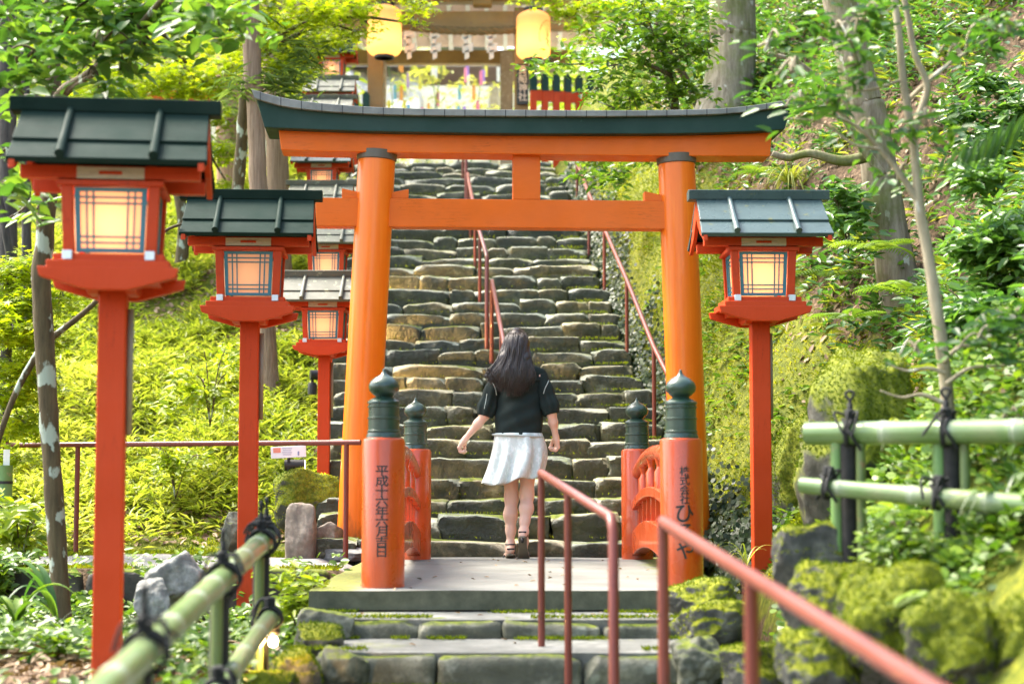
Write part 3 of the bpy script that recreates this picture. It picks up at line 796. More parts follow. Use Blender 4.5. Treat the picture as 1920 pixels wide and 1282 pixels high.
    for sx in (-.178, .178):
        for sy in (-1, 1):
            MB().tube([(sx, sy * .03, H - .028), (sx, sy * .14, H - .108), (sx, sy * .245, H - .190), (sx, sy * .33, H - .252), (sx, sy * .365, H - .278)], [.015, .016, .017, .019, .019], 10).build('batten', M['roof_green'], ro, smooth=True, auto=50)
    bulb_light(t, (0, 0, H - .52), 3.2, .035)
    return t
def reskin(t, old, new):
    for o in t.children_recursive:
        if o.type == 'MESH' and o.material_slots and o.data.materials[0] == old:
            o.material_slots[0].link = 'OBJECT'; o.material_slots[0].material = new
L0 = make_lantern('nearest and largest red post lantern, green roofed, at the left edge above the bamboo fence', 'red post lanterns along the approach')
LANTERNS = [  # ridge centre px, ridge top py, depth, scale, yaw, light, roof, label
    (220, 187, 7.0, 1.0, 7, 3.0, None, None),
    (472, 356, 10.25, 1.0, 4, .8, None, 'red post lantern with dark green roof between the nearest lantern and the left torii pillar'),
    (1421, 357, 10.3, 1.0, 1, 2.8, 'roof_blue', 'red post lantern with slate blue roof standing alone right of the torii'),
    (610, 507, 13.5, .84, 0, 1.2, 'roof_worn', 'weathered-roofed post lantern whose post stands behind the upright stone left of the torii pillar'),
    (615, 408, 15.3, .84, 0, 1.2, 'roof_worn', 'weathered lantern just left of the torii pillar with its roof tucked under the tie beam'),
    (604, 338, 17.0, .84, 0, 1.2, 'roof_worn', 'pale-roofed lantern whose roof shows just above the torii tie beam'),
    (606, 267, 18.6, .84, 0, 1.2, 'roof_blue', 'small lantern framed between the two torii beams left of the pillar'),
    (612, 178, 19.9, .84, 0, 1.2, 'roof_worn', 'lantern whose mossy roof peeps just over the left end of the torii lintel'),
    (620, 142, 21.3, .84, 0, 1.2, 'roof_worn', 'lantern with mossy two-course roof, second above the torii lintel at left'),
    (624, 71, 22.4, .84, 0, 1.6, None, 'uppermost lantern of the row, lit warm orange under the maple leaves by the gate'),
]
for i, (px, py, Y, sc, yw, pw, roof, lab) in enumerate(LANTERNS):
    t = L0 if i == 0 else copy_tree(L0)
    p = P(px, py, Y); t.location = (p.x, p.y, p.z - 2.266 * sc); t.scale = (sc,) * 3; t.rotation_euler = (0, 0, R(yw))
    if lab: t['label'] = lab
    for c in t.children:
        if c.type == 'LIGHT':
            c.data = c.data.copy(); c.data.energy = pw * .27
for t, rf in [(o, LANTERNS[i][6]) for i, o in enumerate([L0] + [o for o in COL.objects if o.name.startswith('post_lantern.')])]:
    if rf: reskin(t, M['roof_green'], M[rf])

# ---------------------------------------------------------------- handrails
def handrail(label, pts, posts, rad=.02, prad=.017, group=None, name='handrail', down=None):
    o = Vector(pts[0]); t = empty(name, o, label, 'handrail', group)
    pp = [Vector(p) for p in pts]
    full = pp[:]
    if down:                                       # ends that bend straight down into a post
        for e in down:
            if e == 'start': full = [Vector((pp[0].x, pp[0].y, posts[0][2])) , pp[0] - Vector((0, 0, .04))] + [pp[0].lerp(pp[1], .03)] + full[1:]
            else: full = full[:-1] + [pp[-1].lerp(pp[-2], .03), pp[-1] - Vector((0, 0, .04)), Vector((pp[-1].x, pp[-1].y, posts[-1][2]))]
    MB().tube([p - o for p in full], rad, 14).build('top_rail', M['rail'], t, smooth=True, auto=60)
    for k, (x, y, zb, zt) in enumerate(posts):
        if down and ((k == 0 and 'start' in down) or (k == len(posts) - 1 and 'end' in down)): continue
        MB().tube([Vector((x, y, zb - .15)) - o, Vector((x, y, zt)) - o], prad, 12).build('post', M['rail'], t, smooth=True, auto=60)
    return t
def stair_rail(label, top, posts, group, **kw):
    """top: [(px,py,Y)...]; posts: [(px, py of foot, Y)]"""
    tp_ = [P(*q) for q in top]; ps = []
    ys_ = [q.y for q in tp_]; zs = [q.z for q in tp_]; xs_ = [q.x for q in tp_]
    for px, py, Y in posts:
        b = P(px, py, Y)
        o = np.argsort(ys_); z = np.interp(Y, np.array(ys_)[o], np.array(zs)[o]); x = np.interp(Y, np.array(ys_)[o], np.array(xs_)[o])
        ps.append((x, Y, b.z, z))
    return handrail(label, tp_, ps, group=group, **kw)
G_ = 'brown red pipe handrails on the stairs'
stair_rail('long brown red pipe handrail climbing the right edge of the stone stairs', [(1252, 702, 13.6), (1226, 650, 14.06), (1175, 524, 16.0), (1133, 428, 18.0), (1104, 363, 19.3), (1082, 306, 21.2)],
           [(1252, 850, 13.6), (1226, 822, 14.06), (1175, 682, 16.0), (1133, 568, 18.0), (1104, 486, 19.3), (1056, 382, 21.2)], G_)
stair_rail('middle handrail, lower length, running down behind the walking woman', [(922, 524, 15.95), (944, 640, 14.3), (962, 738, 13.3)], [(922, 682, 15.95), (936, 800, 14.6), (960, 925, 13.3)], G_, down=['start', 'end'])
stair_rail('middle handrail, upper length, seen under the torii tie beam, bent down at its lower end', [(913, 480, 16.25), (896, 424, 17.9), (880, 345, 20.3), (877, 326, 21.0)], [(913, 662, 16.25), (900, 592, 17.5), (890, 530, 18.6), (881, 470, 19.9), (874, 420, 21.0)], G_, down=['start'])
stair_rail('short middle handrail at the top of the stairs below the shrine gate', [(874, 296, 21.2), (868, 262, 22.4), (860, 236, 23.9)], [(874, 405, 21.2), (866, 350, 22.4), (859, 316, 23.9)], G_, down=['start'])
# level railing of the left path
a = P(-40, 835, 12.75); b = P(676, 829, 11.95)
handrail('long level brown red railing along the left path, running behind the lantern posts', [a, b], [(P(-40, 1040, 12.75).x, 12.75, -.05, a.z), (P(142, 1034, 12.55).x, 12.55, -.05, P(142, 835, 12.55).z), (P(648, 1045, 11.98).x, 11.98, -.02, b.z)], .019, .018)
# two railings of the lower steps, close to the viewer
A1 = P(1015, 887, 7.62); A2 = P(1150, 972, 6.15); A3 = A1.lerp(A2, .42)
handrail('short handrail in front of the bridge, bent down at its near end', [A1, A2], [(A1.x, A1.y, P(1017, 1200, 7.62).z, A1.z), (A3.x, A3.y, -.40, A3.z), (A2.x, A2.y, -.5, A2.z)], .019, .0155, down=['end'])
B1 = P(1243, 978, 5.7); B2 = P(1760, 1300, 3.05); B3 = B1.lerp(B2, .47)
handrail('blurred nearest handrail slanting down to the bottom right corner', [B1, B2 + (B2 - B1) * .25], [(B1.x, B1.y, -.55, B1.z), (B3.x, B3.y, -.75, B3.z), ((B2 + (B2 - B1) * .25).x, (B2 + (B2 - B1) * .25).y, -1.2, (B2 + (B2 - B1) * .25).z)], .0205, .019)

# ---------------------------------------------------------------- bamboo fences
def bamboo_pole(p0, p1, r0, r1, step=.24, off=.1, sag=None):
    p0 = Vector(p0); p1 = Vector(p1); L = (p1 - p0).length; pts = []; rad = []; ring = []
    def put(s, k, rg): pts.append(p0.lerp(p1, s / L)); rad.append((r0 + (r1 - r0) * s / L) * k); ring.append(rg)
    put(0, 1, 0); s = off
    while s < L - .03:
        for d, k, g in ((-.03, 1, 0), (-.010, 1.01, 0), (-.005, 1.05, .8), (.0, .985, .2), (.006, 1.045, 1), (.014, 1.0, .5), (.05, 1, .12), (.09, 1, 0)): put(min(max(s + d, 0.001), L - .001), k, g)
        s += step * random.uniform(.85, 1.15)
    put(L, 1, 0); seg = 24
    mb = MB().tube(pts, rad, seg); mb.ring = [g for g in ring for _ in range(seg)]; return mb
def build_bamboo(mb, name, parent):
    o = mb.build(name, M['bamboo'], parent, smooth=True, auto=55)
    at = o.data.attributes.new('ring', 'FLOAT', 'POINT'); at.data.foreach_set('value', np.array(mb.ring, np.float32)); return o
def rope_knot(c, axis_, r, parent, tall=True, tails=True):
    """palm rope wound round a pole, with a standing loop and two loose tails"""
    c = Vector(c); ax = Vector(axis_).normalized(); up = (Vector((0, 0, 1)) - ax * ax.z).normalized(); sd_ = ax.cross(up); mb = MB()
    for k in range(3):
        off = ax * (k - 1) * .012; ph = k * .9
        mb.tube([c + off + (up * math.cos(a) + sd_ * math.sin(a)) * (r + .007) + ax * .010 * math.sin(a + ph) for a in np.linspace(0, 2 * math.pi, 22)], .0052, 6, False)
    for sgn in (-1, 1):
        mb.tube(spline([c + up * -r * 1.4 + sd_ * sgn * .02 + ax * .05 * sgn, c + sd_ * sgn * (r + .008) + ax * .02 * sgn, c + up * (r + .008) - ax * .03 * sgn], 6), .0068, 6, False)
    kn = c + up * (r + .016)
    for k in range(3): mb.tube([kn + up * .010 * k + (ax * math.cos(a) + sd_ * math.sin(a)) * .014 for a in np.linspace(0, 2 * math.pi, 12)], .009, 6, False)
    if tall:
        lp = [kn, kn + up * .05 + ax * .006, kn + up * .085 - ax * .016, kn + up * .10, kn + up * .088 + ax * .018, kn + up * .05 - ax * .002, kn]
        mb.tube(spline(lp, 6), .0062, 6, False); mb.tube([kn, kn + up * .055], [.013, .009], 8)
    if tails:
        for q in range(3):
            s_ = random.choice((-1, 1)); mb.tube(spline([kn, kn + sd_ * -.04 * s_ + ax * random.uniform(-.05, .05) + up * .015, kn - sd_ * s_ * .07 + ax * random.uniform(-.09, .09) - up * random.uniform(.03, .09)], 6), [.0055] * 12 + [.002], 6, False)
    return mb.build('rope_knot', M['rope'], parent, smooth=True)
def fence_stake(x, y, zb, zt, along, parent):
    """a charred stake between two split bamboos"""
    al = Vector(along).normalized(); n = Vector((-al.y, al.x, 0)); c = Vector((x, y, 0))
    MB().tube([c + Vector((0, 0, zb - .2)), c + Vector((0, 0, zt - .04))], .034, 12).build('stake', M['charred'], parent, smooth=True, auto=50)
    for s_ in (-1, 1):
        q = c + al * s_ * .048 - Vector((0, .012, 0))
        mb = MB().tube([q + Vector((0, 0, zb - .15 + .0)), q + Vector((0, 0, (zb + zt) / 2)), q + Vector((0, 0, zt))], [(.026 if s_ < 0 else .019)] * 3, 12)
        mb.build('split_bamboo', M['bamboo_old'] if s_ > 0 else M['bamboo_post'], parent, smooth=True, auto=50)
M['bamboo_post'] = paint('green_split_bamboo', (.13, .25, .07), .4, grain=(12, 12, 1), wear=(.24, .22, .10), wear_at=.62)
f1 = empty('bamboo_fence', P(470, 1210, 6.9), 'two-rail green bamboo fence tied with black rope, slanting up from the bottom left corner', 'bamboo fence')
O1 = f1.location.copy(); inv = lambda p: Vector(p) - O1
u0 = P(505, 1003, 7.25); u1 = P(150, 1335, 3.55); d0 = P(512, 1150, 7.0); d1 = P(385, 1330, 5.2)
build_bamboo(bamboo_pole(inv(u0), inv(u1), .040, .037, .42, .12), 'upper_rail', f1)
build_bamboo(bamboo_pole(inv(d0), inv(d1), .034, .032, .38, .09), 'lower_rail', f1)
ad = (u1 - u0)
for t_, zt_ in ((.055, .04), (.40, .04), (.80, .04)):
    c = u0.lerp(u1, t_); fence_stake(c.x - O1.x - .01, c.y - O1.y, -.52 - O1.z, c.z - O1.z - .02, (ad.x, ad.y, 0), f1)
for t_ in (.03, .085, .40, .80): rope_knot(inv(u0.lerp(u1, t_)), ad, .047, f1)
for t_ in (.06, .86): rope_knot(inv(d0.lerp(d1, t_)), d1 - d0, .038, f1, False)
f2 = empty('bamboo_fence', P(1600, 985, 6.55), 'two-rail green bamboo fence tied with black rope on the mossy right bank', 'bamboo fence')
O1 = f2.location.copy()
u0 = P(1513, 813, 6.75); u1 = P(2060, 806, 6.15); d0 = P(1502, 909, 6.6); d1 = P(2040, 958, 6.0)
build_bamboo(bamboo_pole(inv(u0), inv(u1), .044, .047, .27, .31), 'upper_rail', f2)
build_bamboo(bamboo_pole(inv(d0), inv(d1), .030, .042, .28, .15), 'lower_rail', f2)
ad = (u1 - u0)
for px, pyb in ((1597, 985), (1793, 1022)):
    Y = 6.62 - (px - 1597) * .001; b = P(px, pyb, Y); tz = P(px, 800, Y).z
    fence_stake(b.x - O1.x, b.y + .05 - O1.y, b.z - .06 - O1.z, tz - O1.z, (ad.x, ad.y, 0), f2)
for t_ in (.16, .50, .82): rope_knot(inv(u0.lerp(u1, t_)), ad, .046, f2, t_ < .7)
for t_ in (.10, .50, .83): rope_knot(inv(d0.lerp(d1, t_)), d1 - d0, .036, f2, False)
# ---------------------------------------------------------------- shrine gate at the top of the stairs
M['old_wood'] = paint('old_cypress', (.28, .165, .045), .55, grain=(14, 14, 1.2), wear=(.26, .16, .07), wear_at=.6, var=.35)
M['beam_wood'] = paint('old_beam', (.32, .20, .055), .55, grain=(1.2, 14, 14), wear=(.26, .16, .07), wear_at=.6, var=.35)
M['pale_wood'] = paint('pale_cypress', (.42, .33, .22), .6, grain=(14, 14, 1.2), wear=(.55, .48, .36), wear_at=.55)
M['soffit'] = paint('soffit_boards', (.78, .60, .52), .6, grain=(1, 14, 1), wear=(.62, .48, .40), wear_at=.6)
M['white_paint'] = plain('white_paint', (.82, .82, .80), .6, var=.04)
M['bark_roof'] = plain('cypress_bark_roof', (.09, .07, .05), .9, var=.5, sc=20)
M['white_wall'] = plain('white_wall', (.88, .82, .70), .8, var=.04)
YG = 25.0; GZ0 = TOP_Z
gc = P(838, 300, YG); gate = empty('shrine_gate', (gc.x, YG, GZ0), 'wooden shrine gate with bark roof at the head of the stone stairs', 'gate')
gl = lambda p: Vector(p) - gate.location
def vpost(px0, px1, Y, z0, z1, mat, par, off, name='pillar'):
    a = P(px0, 150, Y); b = P(px1, 150, Y); w = b.x - a.x
    return MB().box(Vector(((a.x + b.x) / 2, Y, (z0 + z1) / 2)) - off, (w, w, z1 - z0)).build(name, mat, par, bevel=.012)
zb = P(850, 58, YG).z; zt = P(850, 24, YG).z
for px0, px1, Y in ((690, 719, 25.0), (964, 991, 25.0), (700, 724, 27.6), (938, 962, 27.6)):
    vpost(px0, px1, Y, GZ0 - .1, zt + .05, M['old_wood'] if Y < 26 else M['pale_wood'], gate, gate.location)  # rear posts take the paler wood to stand in for sunlight on them
xa = P(600, 40, YG).x; xb = P(1075, 40, YG).x
MB().box(gl(((xa + xb) / 2, YG, (zb + zt) / 2)), (xb - xa, .17, zt - zb)).build('beam', M['beam_wood'], gate, bevel=.01)
MB().box(gl(((xa + xb) / 2, 27.6, (zb + zt) / 2 + .1)), (xb - xa, .16, .22)).build('beam', M['beam_wood'], gate, bevel=.01)
MB().box(gl(((xa + xb) / 2, YG, zt + .26)), (xb - xa + .3, .22, .24)).build('beam', M['beam_wood'], gate, bevel=.01)
rz = zt + .46; slope = .34; midY = 26.3
roof = MB(); sof = MB(); raf = MB()
for s_ in (-1, 1):
    y0, y1 = midY, midY + s_ * 2.2; zr = rz + .66
    q = [gl((xa - 1.0, y0, zr)), gl((xb + 1.0, y0, zr)), gl((xb + 1.0, y1, zr - 2.2 * slope)), gl((xa - 1.0, y1, zr - 2.2 * slope))]
    if s_ < 0: q = q[::-1]
    up_ = Vector((0, 0, .26)); roof.hexa([p + Vector((0, 0, .03)) for p in q][::-1] if s_ > 0 else [p + Vector((0, 0, .03)) for p in q], [p + up_ for p in q][::-1] if s_ > 0 else [p + up_ for p in q])
    sof.hexa([p for p in q][::-1] if s_ > 0 else q, [p + Vector((0, 0, .028)) for p in q][::-1] if s_ > 0 else [p + Vector((0, 0, .028)) for p in q])
    x = xa - .9
    while x < xb + .95:
        a = gl((x, midY + s_ * .1, zr - .05)); b = gl((x, midY + s_ * 2.15, zr - 2.15 * slope - .05)); w_ = Vector((.035, 0, 0)); h_ = Vector((0, 0, .075))
        raf.hexa([a - w_ - h_, a + w_ - h_, b + w_ - h_, b - w_ - h_], [a - w_, a + w_, b + w_, b - w_]); x += .30
rf = roof.build('roof', M['bark_roof'], gate); sof.build('soffit', M['soffit'], gate); raf.build('rafters', M['white_paint'], gate)
for px in (640, 905, 1050):
    p = P(px, 10, YG); MB().box(gl((p.x, YG - .13, zt + .14)), (.28, .20, .18)).box(gl((p.x, YG - .19, zt + .34)), (.55, .16, .12)).build('bracket', M['beam_wood'], gate, bevel=.02)
sgn = MB(); pa = P(980, 120, YG - .16); pb = P(980, 196, YG - .16)
sb = sgn.box(gl((pa.x, YG - .145, (pa.z + pb.z) / 2)), (.17, .03, pa.z - pb.z)).build('name_board', plain('sign_board', (.025, .03, .025), .5), gate, bevel=.004)
q = gl((pa.x, YG - .163, pa.z)); lettering('貴船神社', (q.x, q.y), q.z - .02, [.135] * 4, 1, 0, sb, plain('sign_letters', (.70, .58, .42), .6), .98, bend=False, name='lettering')

# straw rope with paper streamers across the gate
rp = MB(); A = P(748, 48, YG - .2); B = P(966, 56, YG - .2); o = A.lerp(B, .5)
pts = [A.lerp(B, t) - Vector((0, 0, .05 * 4 * t * (1 - t))) for t in np.linspace(0, 1, 60)]
for ph in (0, 2.1, 4.2):
    rp.tube([p + Vector((0, math.cos(ph + i * .62), math.sin(ph + i * .62))) * .030 - o for i, p in enumerate(pts)], .034, 8)
ro_ = rp.build('straw_rope', paint('rice_straw', (.20, .135, .05), .8, grain=(3, 40, 40)), None, smooth=True); ro_.location = o
tag(ro_, 'thick twisted straw rope slung under the gate beam', 'rope')
for px, w in ((764, 'first from the left'), (812, 'second from the left'), (872, 'third from the left'), (918, 'fourth from the left')):
    p = P(px, 58, YG - .2); mb = MB(); z = 0; x = 0
    for k in range(4):
        dx = .055 if k % 2 == 0 else -.035
        mb.hexa([(x - .05, -.004, z - .13), (x + .05 + dx, -.004, z - .10), (x + .05 + dx, .004, z - .10), (x - .05, .004, z - .13)], [(x - .05, -.004, z), (x + .05 + dx, -.004, z + .02), (x + .05 + dx, .004, z + .02), (x - .05, .004, z)])
        x += dx * .6; z -= .10
    s_ = mb.build('paper_streamer', M['pale_wood'] if False else plain('shide_paper', (.75, .67, .56), .8), None); s_.location = p
    tag(s_, 'folded zigzag paper streamer on the straw rope, ' + w, 'streamer', 'paper streamers on the straw rope')

# two big paper lanterns
M['chochin'] = paper_mat('oiled_paper', (.80, .54, .25), .5)
def chochin(px, pyt, pyb, wpx, Y, label, fan):
    top = P(px, pyt, Y); bot = P(px, pyb, Y); h = top.z - bot.z; r = wpx / 2 * Y / F; prof = []
    t = empty('paper_lantern', (top.x, Y, bot.z), label, 'paper lantern', None)
    n = 44
    for i in range(n + 1):
        u = i / n; s_ = min(u, 1 - u); k = 1 - max(0, (.16 - s_) / .16) ** 2.4 * .42
        prof.append((r * k * (1 + .012 * (i % 2) - .006), h * u))
    mb = MB(); seg = 32; vs = []; fs = []
    for i, (rr, z) in enumerate(prof):
        for k in range(seg): vs.append((rr * math.cos(2 * math.pi * k / seg), rr * math.sin(2 * math.pi * k / seg), z))
    for i in range(n):
        for k in range(seg): fs.append((i * seg + k, i * seg + (k + 1) % seg, (i + 1) * seg + (k + 1) % seg, (i + 1) * seg + k))
    mb.add(vs, fs).build('shade', M['chochin'], t, smooth=True)
    MB().lathe([(r * .50, -.03), (r * .58, -.03), (r * .58, .02), (r * .50, .02), (r * .50, -.03)], (0, 0, 0), 24).build('rim', M['ink'], t)
    MB().lathe([(r * .50, h - .01), (r * .58, h - .01), (r * .58, h + .05), (r * .50, h + .05), (r * .50, h - .01)], (0, 0, 0), 24).build('rim', M['ink'], t)
    hb = MB(); hb.tube([(0, 0, h), (0, 0, h + .55)], .012, 6); hb.build('hanger', M['ink'], t)
    if fan:                                        # a painted crest: a ribbed fan shape over a tassel
        fm = MB(); a0 = R(48)
        def on(u, v): a = a0 + u / r; return (r * 1.018 * math.sin(a), -r * 1.018 * math.cos(a), v)
        def stroke(pl, w):
            for (u0, v0), (u1, v1) in zip(pl[:-1], pl[1:]):
                dx, dy = u1 - u0, v1 - v0; L = math.hypot(dx, dy) or 1; nx_, ny_ = -dy / L * w, dx / L * w
                fm.add([on(u0 - nx_, v0 - ny_), on(u1 - nx_, v1 - ny_), on(u1 + nx_, v1 + ny_), on(u0 + nx_, v0 + ny_)], [(0, 1, 2, 3)])
        c_ = (.04, h * .42); ring = [(c_[0] + .16 * math.cos(a), c_[1] + .24 * math.sin(a) + .0) for a in np.linspace(R(75), R(200), 9)]
        stroke(ring, .005)
        for q in ring: stroke([c_, q], .0035)
        stroke([(c_[0] - .05, c_[1] - .03), (c_[0] + .03, c_[1] - .05), (c_[0] - .03, c_[1] - .09), (c_[0] + .04, c_[1] - .12)], .012)
        fm.build('fan_crest', plain('crest_ink', (.30, .13, .02), .7), t)
    bulb_light(t, (0, 0, h * .30), 2.8, .07, (1, .66, .30))
    return t
chochin(721, 13, 106, 65, 24.3, 'glowing orange paper lantern hanging left of the gate opening, half behind maple leaves', False)
chochin(1000, 23, 112, 64, 24.3, 'glowing orange paper lantern right of the gate opening, painted with a fan crest', True)

# capped red fences on both sides of the gate
def red_fence(p0, p1, label, n, z0=None):
    p0 = Vector(p0); p1 = Vector(p1); t = empty('picket_fence', p0, label, 'fence'); d = p1 - p0; ang = math.atan2(d.y, d.x)
    for zz in (.32, 1.02): MB().box(d / 2 + Vector((0, 0, zz)), (d.length, .05, .16), ang).build('rail', M['lantern_red'], t)
    for k in range(n + 1):
        q = d * (k / n); b = MB().box(q + Vector((0, 0, .43)), (.082, .082, 1.30), ang).build('post', M['lantern_red'], t)
        MB().box(q + Vector((0, 0, 1.19)), (.094, .094, .22), ang).prism([(-.047, 0), (.047, 0), (0, .05)], lambda x, z, w: q + Vector((x, w, 1.30 + z)), -.047, .047).build('cap', M['torii_black'], b)
    return t
fa = P(1000, 300, 24.3); fb = P(1150, 300, 24.5)
red_fence((fa.x, 24.3, GZ0 + .16), (fb.x, 24.6, GZ0 + .16), 'red picket fence with black caps right of the shrine gate', 7)
fa = P(560, 300, 24.7); fb = P(686, 300, 24.6)
red_fence((fa.x, 24.7, GZ0 - .05), (fb.x, 24.6, GZ0 - .05), 'red picket fence with black caps left of the shrine gate, behind the lanterns', 6)
fa = P(300, 240, 27.5); fb = P(422, 240, 27)
rp_ = empty('red_pavilion', (fa.x, 27.5, fa.z), 'orange red post-and-beam structure glimpsed far off between the maple leaves', 'pavilion')
for k in range(3):
    MB().box(((fb.x - fa.x) * k / 2, 0, -.2), (.14, .14, 1.9)).build('post', M['vermilion'], rp_)
zt_ = P(360, 186, 27.5).z - fa.z
MB().box(((fb.x - fa.x) / 2, 0, zt_ + .04), (fb.x - fa.x + .5, .16, .16)).build('beam', M['vermilion'], rp_); MB().box(((fb.x - fa.x) / 2, 0, zt_ - .45), (fb.x - fa.x, .08, .12)).build('beam', M['vermilion'], rp_)

# the hall across the yard, its great bark roof turned to the gate
M['hall_roof'] = paint('weathered_bark_roof', (.52, .43, .37), .8, grain=(3, 14, 14), wear=(.46, .36, .30), wear_at=.55)
ht = P(840, 98, 44.0).z - GZ0; hc = (P(838, 200, 44).x, 44.0, GZ0); hall = empty('worship_hall', hc, 'pale shrine hall with a broad brown roof beyond the gate', 'hall')
for x in (-3.4, -1.2, 1.2, 3.4): MB().box((x, .2, ht / 2 - .4), (.22, .22, ht - .8)).build('pillar', M['pale_wood'], hall)
MB().box((0, .4, ht / 2 - .4), (8.2, .12, ht - .8)).build('wall', M['white_wall'], hall); MB().box((0, .2, .35), (8.0, 3.4, .14)).build('floor_deck', M['pale_wood'], hall)  # wall carried up in white to stand in for glare beyond the gate
r1 = MB()
for y0, y1 in ((1.6, .30), (1.6, 5.0)):
    a, b = ((-3.0, ht), (-4.8, ht - .3)); q = [(-3.0, y0, ht), (3.0, y0, ht), (4.8, y1, ht - .3), (-4.8, y1, ht - .3)]
    if y1 > y0: q = q[::-1]
    q = q[::-1]; r1.hexa(q, [(x, y, z + .24) for x, y, z in q])
r1.build('roof', M['hall_roof'], hall)
# ---------------------------------------------------------------- the walking woman, seen from behind
PY = 11.86
root = P(968, 1044, PY); root.z = 0
woman = empty('person', root, 'woman with long dark hair, dark top and pale skirt walking up to the stone stairs', 'person')
def J(px, py, dy=0.0): return np.array(P(px, py, PY + dy) - root)
def skin_mat():
    m = N('skin'); n = m.noise(30, 4); b = m.noise(5, 3)
    col = m.ramp(b, [(.3, (.68, .43, .32)), (.7, (.76, .51, .39))])
    p = m.n('ShaderNodeBsdfPrincipled'); m.l(col, p.inputs['Base Color']); p.inputs['Roughness'].default_value = .5
    p.inputs['Subsurface Weight'].default_value = .12; p.inputs['Subsurface Radius'].default_value = (.02, .008, .004); m.l(m.bump(n, .06, .002), p.inputs['Normal'])
    return m.done(p.outputs[0])
M['skin'] = skin_mat()
def fabric(name, c, sc=260, rough=.85, var=.15, pat=None):
    m = N(name); n = m.noise(sc, 3, .6); b = m.noise(6, 5, .6)
    col = m.ramp(b, [(.3, mul(c, 1 - var)), (.7, mul(c, 1 + var))]); col = m.mix(m.math('MULTIPLY', n, .35), col, mul(c, .55))
    if pat is not None: col = m.mix(m.ramp(m.noise(38, 4, .65, m.stretch((1, 1, .55))), [(.50, 0), (.60, .8)]), col, pat)
    return m.done(m.pbsdf(col, rough, m.bump(n, .35, .004), spec=.25))
M['knit'] = fabric('dark_knit', (.012, .022, .020)); M['skirt'] = fabric('pale_skirt', (.58, .655, .615), 180, .8, .06, (.70, .76, .73))
M['trim'] = fabric('grey_trim', (.42, .47, .44)); M['sandal'] = plain('black_sandal', (.012, .012, .012), .35); M['sole'] = plain('sandal_sole', (.16, .14, .10), .7)
def hair_mat():
    m = N('dark_hair'); n = m.noise(60, 4, .6, m.stretch((6, 6, .5)))
    return m.done(m.pbsdf(m.ramp(n, [(.3, (.008, .006, .005)), (.75, (.042, .025, .016))]), .36, m.bump(n, .3, .004), spec=.55))
M['hair'] = hair_mat()

# body: one continuous skin
lo = np.minimum(J(840, 1050, -.3), J(840, 1050, .3)) - .02; hi = np.maximum(J(1062, 604, -.3), J(1062, 604, .32)) + .02
B = Field(lo, hi, .0052)
hd = J(968, 646, .0)
B.ell(hd + [0, .0, .006], (.075, .094, .105), .02); B.cone(hd + [0, .035, -.05], hd + [0, .055, -.082], .052, .034, .03)     # skull, jaw
B.cone(hd + [0, .092, -.005], hd + [0, .108, -.030], .010, .015, .012)                       # nose
for s_ in (-1, 1):
    B.ell(hd + [s_ * .032, .083, .004], (.014, .012, .010), .008); B.ell(hd + [s_ * .078, .0, -.012], (.010, .022, .034), .008)
    B.ell(hd + [s_ * .034, .078, .026], (.022, .014, .007), .012)
B.ell(hd + [0, .090, -.058], (.024, .012, .007), .006); B.ell(hd + [0, .088, -.067], (.020, .012, .007), .005)
sl_, sr_ = J(932, 708, .0), J(1014, 706, .0); nk = J(968, 690, .0); hpL, hpR = J(956, 838, .02), J(991, 836, -.01); ch = J(973, 735, .01); wst = J(974, 795, .0)
B.cone(hd + [0, -.005, -.06], nk, .052, .055, .03); B.cone(nk, sl_ + [.01, 0, .0], .05, .047, .05); B.cone(nk, sr_ - [.01, 0, 0], .05, .047, .05)
B.ell(ch + [0, .02, 0], (.150, .098, .17), .06); B.ell(wst + [0, .01, 0], (.118, .085, .14), .07); B.ell(J(974, 832, .0) + [0, -.01, 0], (.155, .115, .11), .06)
kL, kR = J(959, 936, .075), J(988, 931, .02); aL, aR = J(957, 1019, .055), J(982, 997, -.085)
def leg(h, k, a, calf_dx):
    m1 = h * .55 + k * .45; B.chain([h, m1, k + [0, 0, .03], k], [.080, .059, .043, .041], .03)
    cf = k * .66 + a * .34 + [calf_dx, -.016, 0]; B.chain([k, cf, k * .3 + a * .7 + [0, -.004, 0], a], [.040, .0450, .031, .0245], .03)
leg(hpL, kL, aL, -.003); leg(hpR, kR, aR, .004)
# left foot flat, right foot on its toes
fl_heel = aL + [0, -.028, -.045]; fl_ball = J(955, 1041, .19); B.chain([aL, fl_heel], [.028, .026], .02); B.chain([aL + [0, .02, -.01], (aL + fl_ball) / 2 + [0, 0, .012], fl_ball + [0, 0, .010]], [.028, .028, .026], .03); B.cone(fl_heel, fl_ball, .022, .02, .02)
for i, dx in enumerate((-.030, -.016, -.002, .012, .027)): B.cone(fl_ball + [dx * .9, .0, .008], fl_ball + [dx * 1.1, .045 - abs(dx - .027) * .35, .002], .009 if i < 4 else .012, .008 if i < 4 else .011, .008)
fr_ball = J(982, 1037, .03); fr_heel = J(980, 1003, -.12)
B.chain([aR, fr_heel], [.028, .025], .02); B.chain([aR, (aR + fr_ball) / 2 + [0, .02, .01], fr_ball], [.028, .029, .024], .03); B.cone(fr_heel, fr_ball, .023, .021, .02)
for i, dx in enumerate((.030, .016, .002, -.012, -.027)): B.cone(fr_ball + [dx * .9, .0, .0], fr_ball + [dx * 1.05, .042 - abs(dx + .027) * .3, -.004], .009 if i < 4 else .012, .008 if i < 4 else .011, .008)
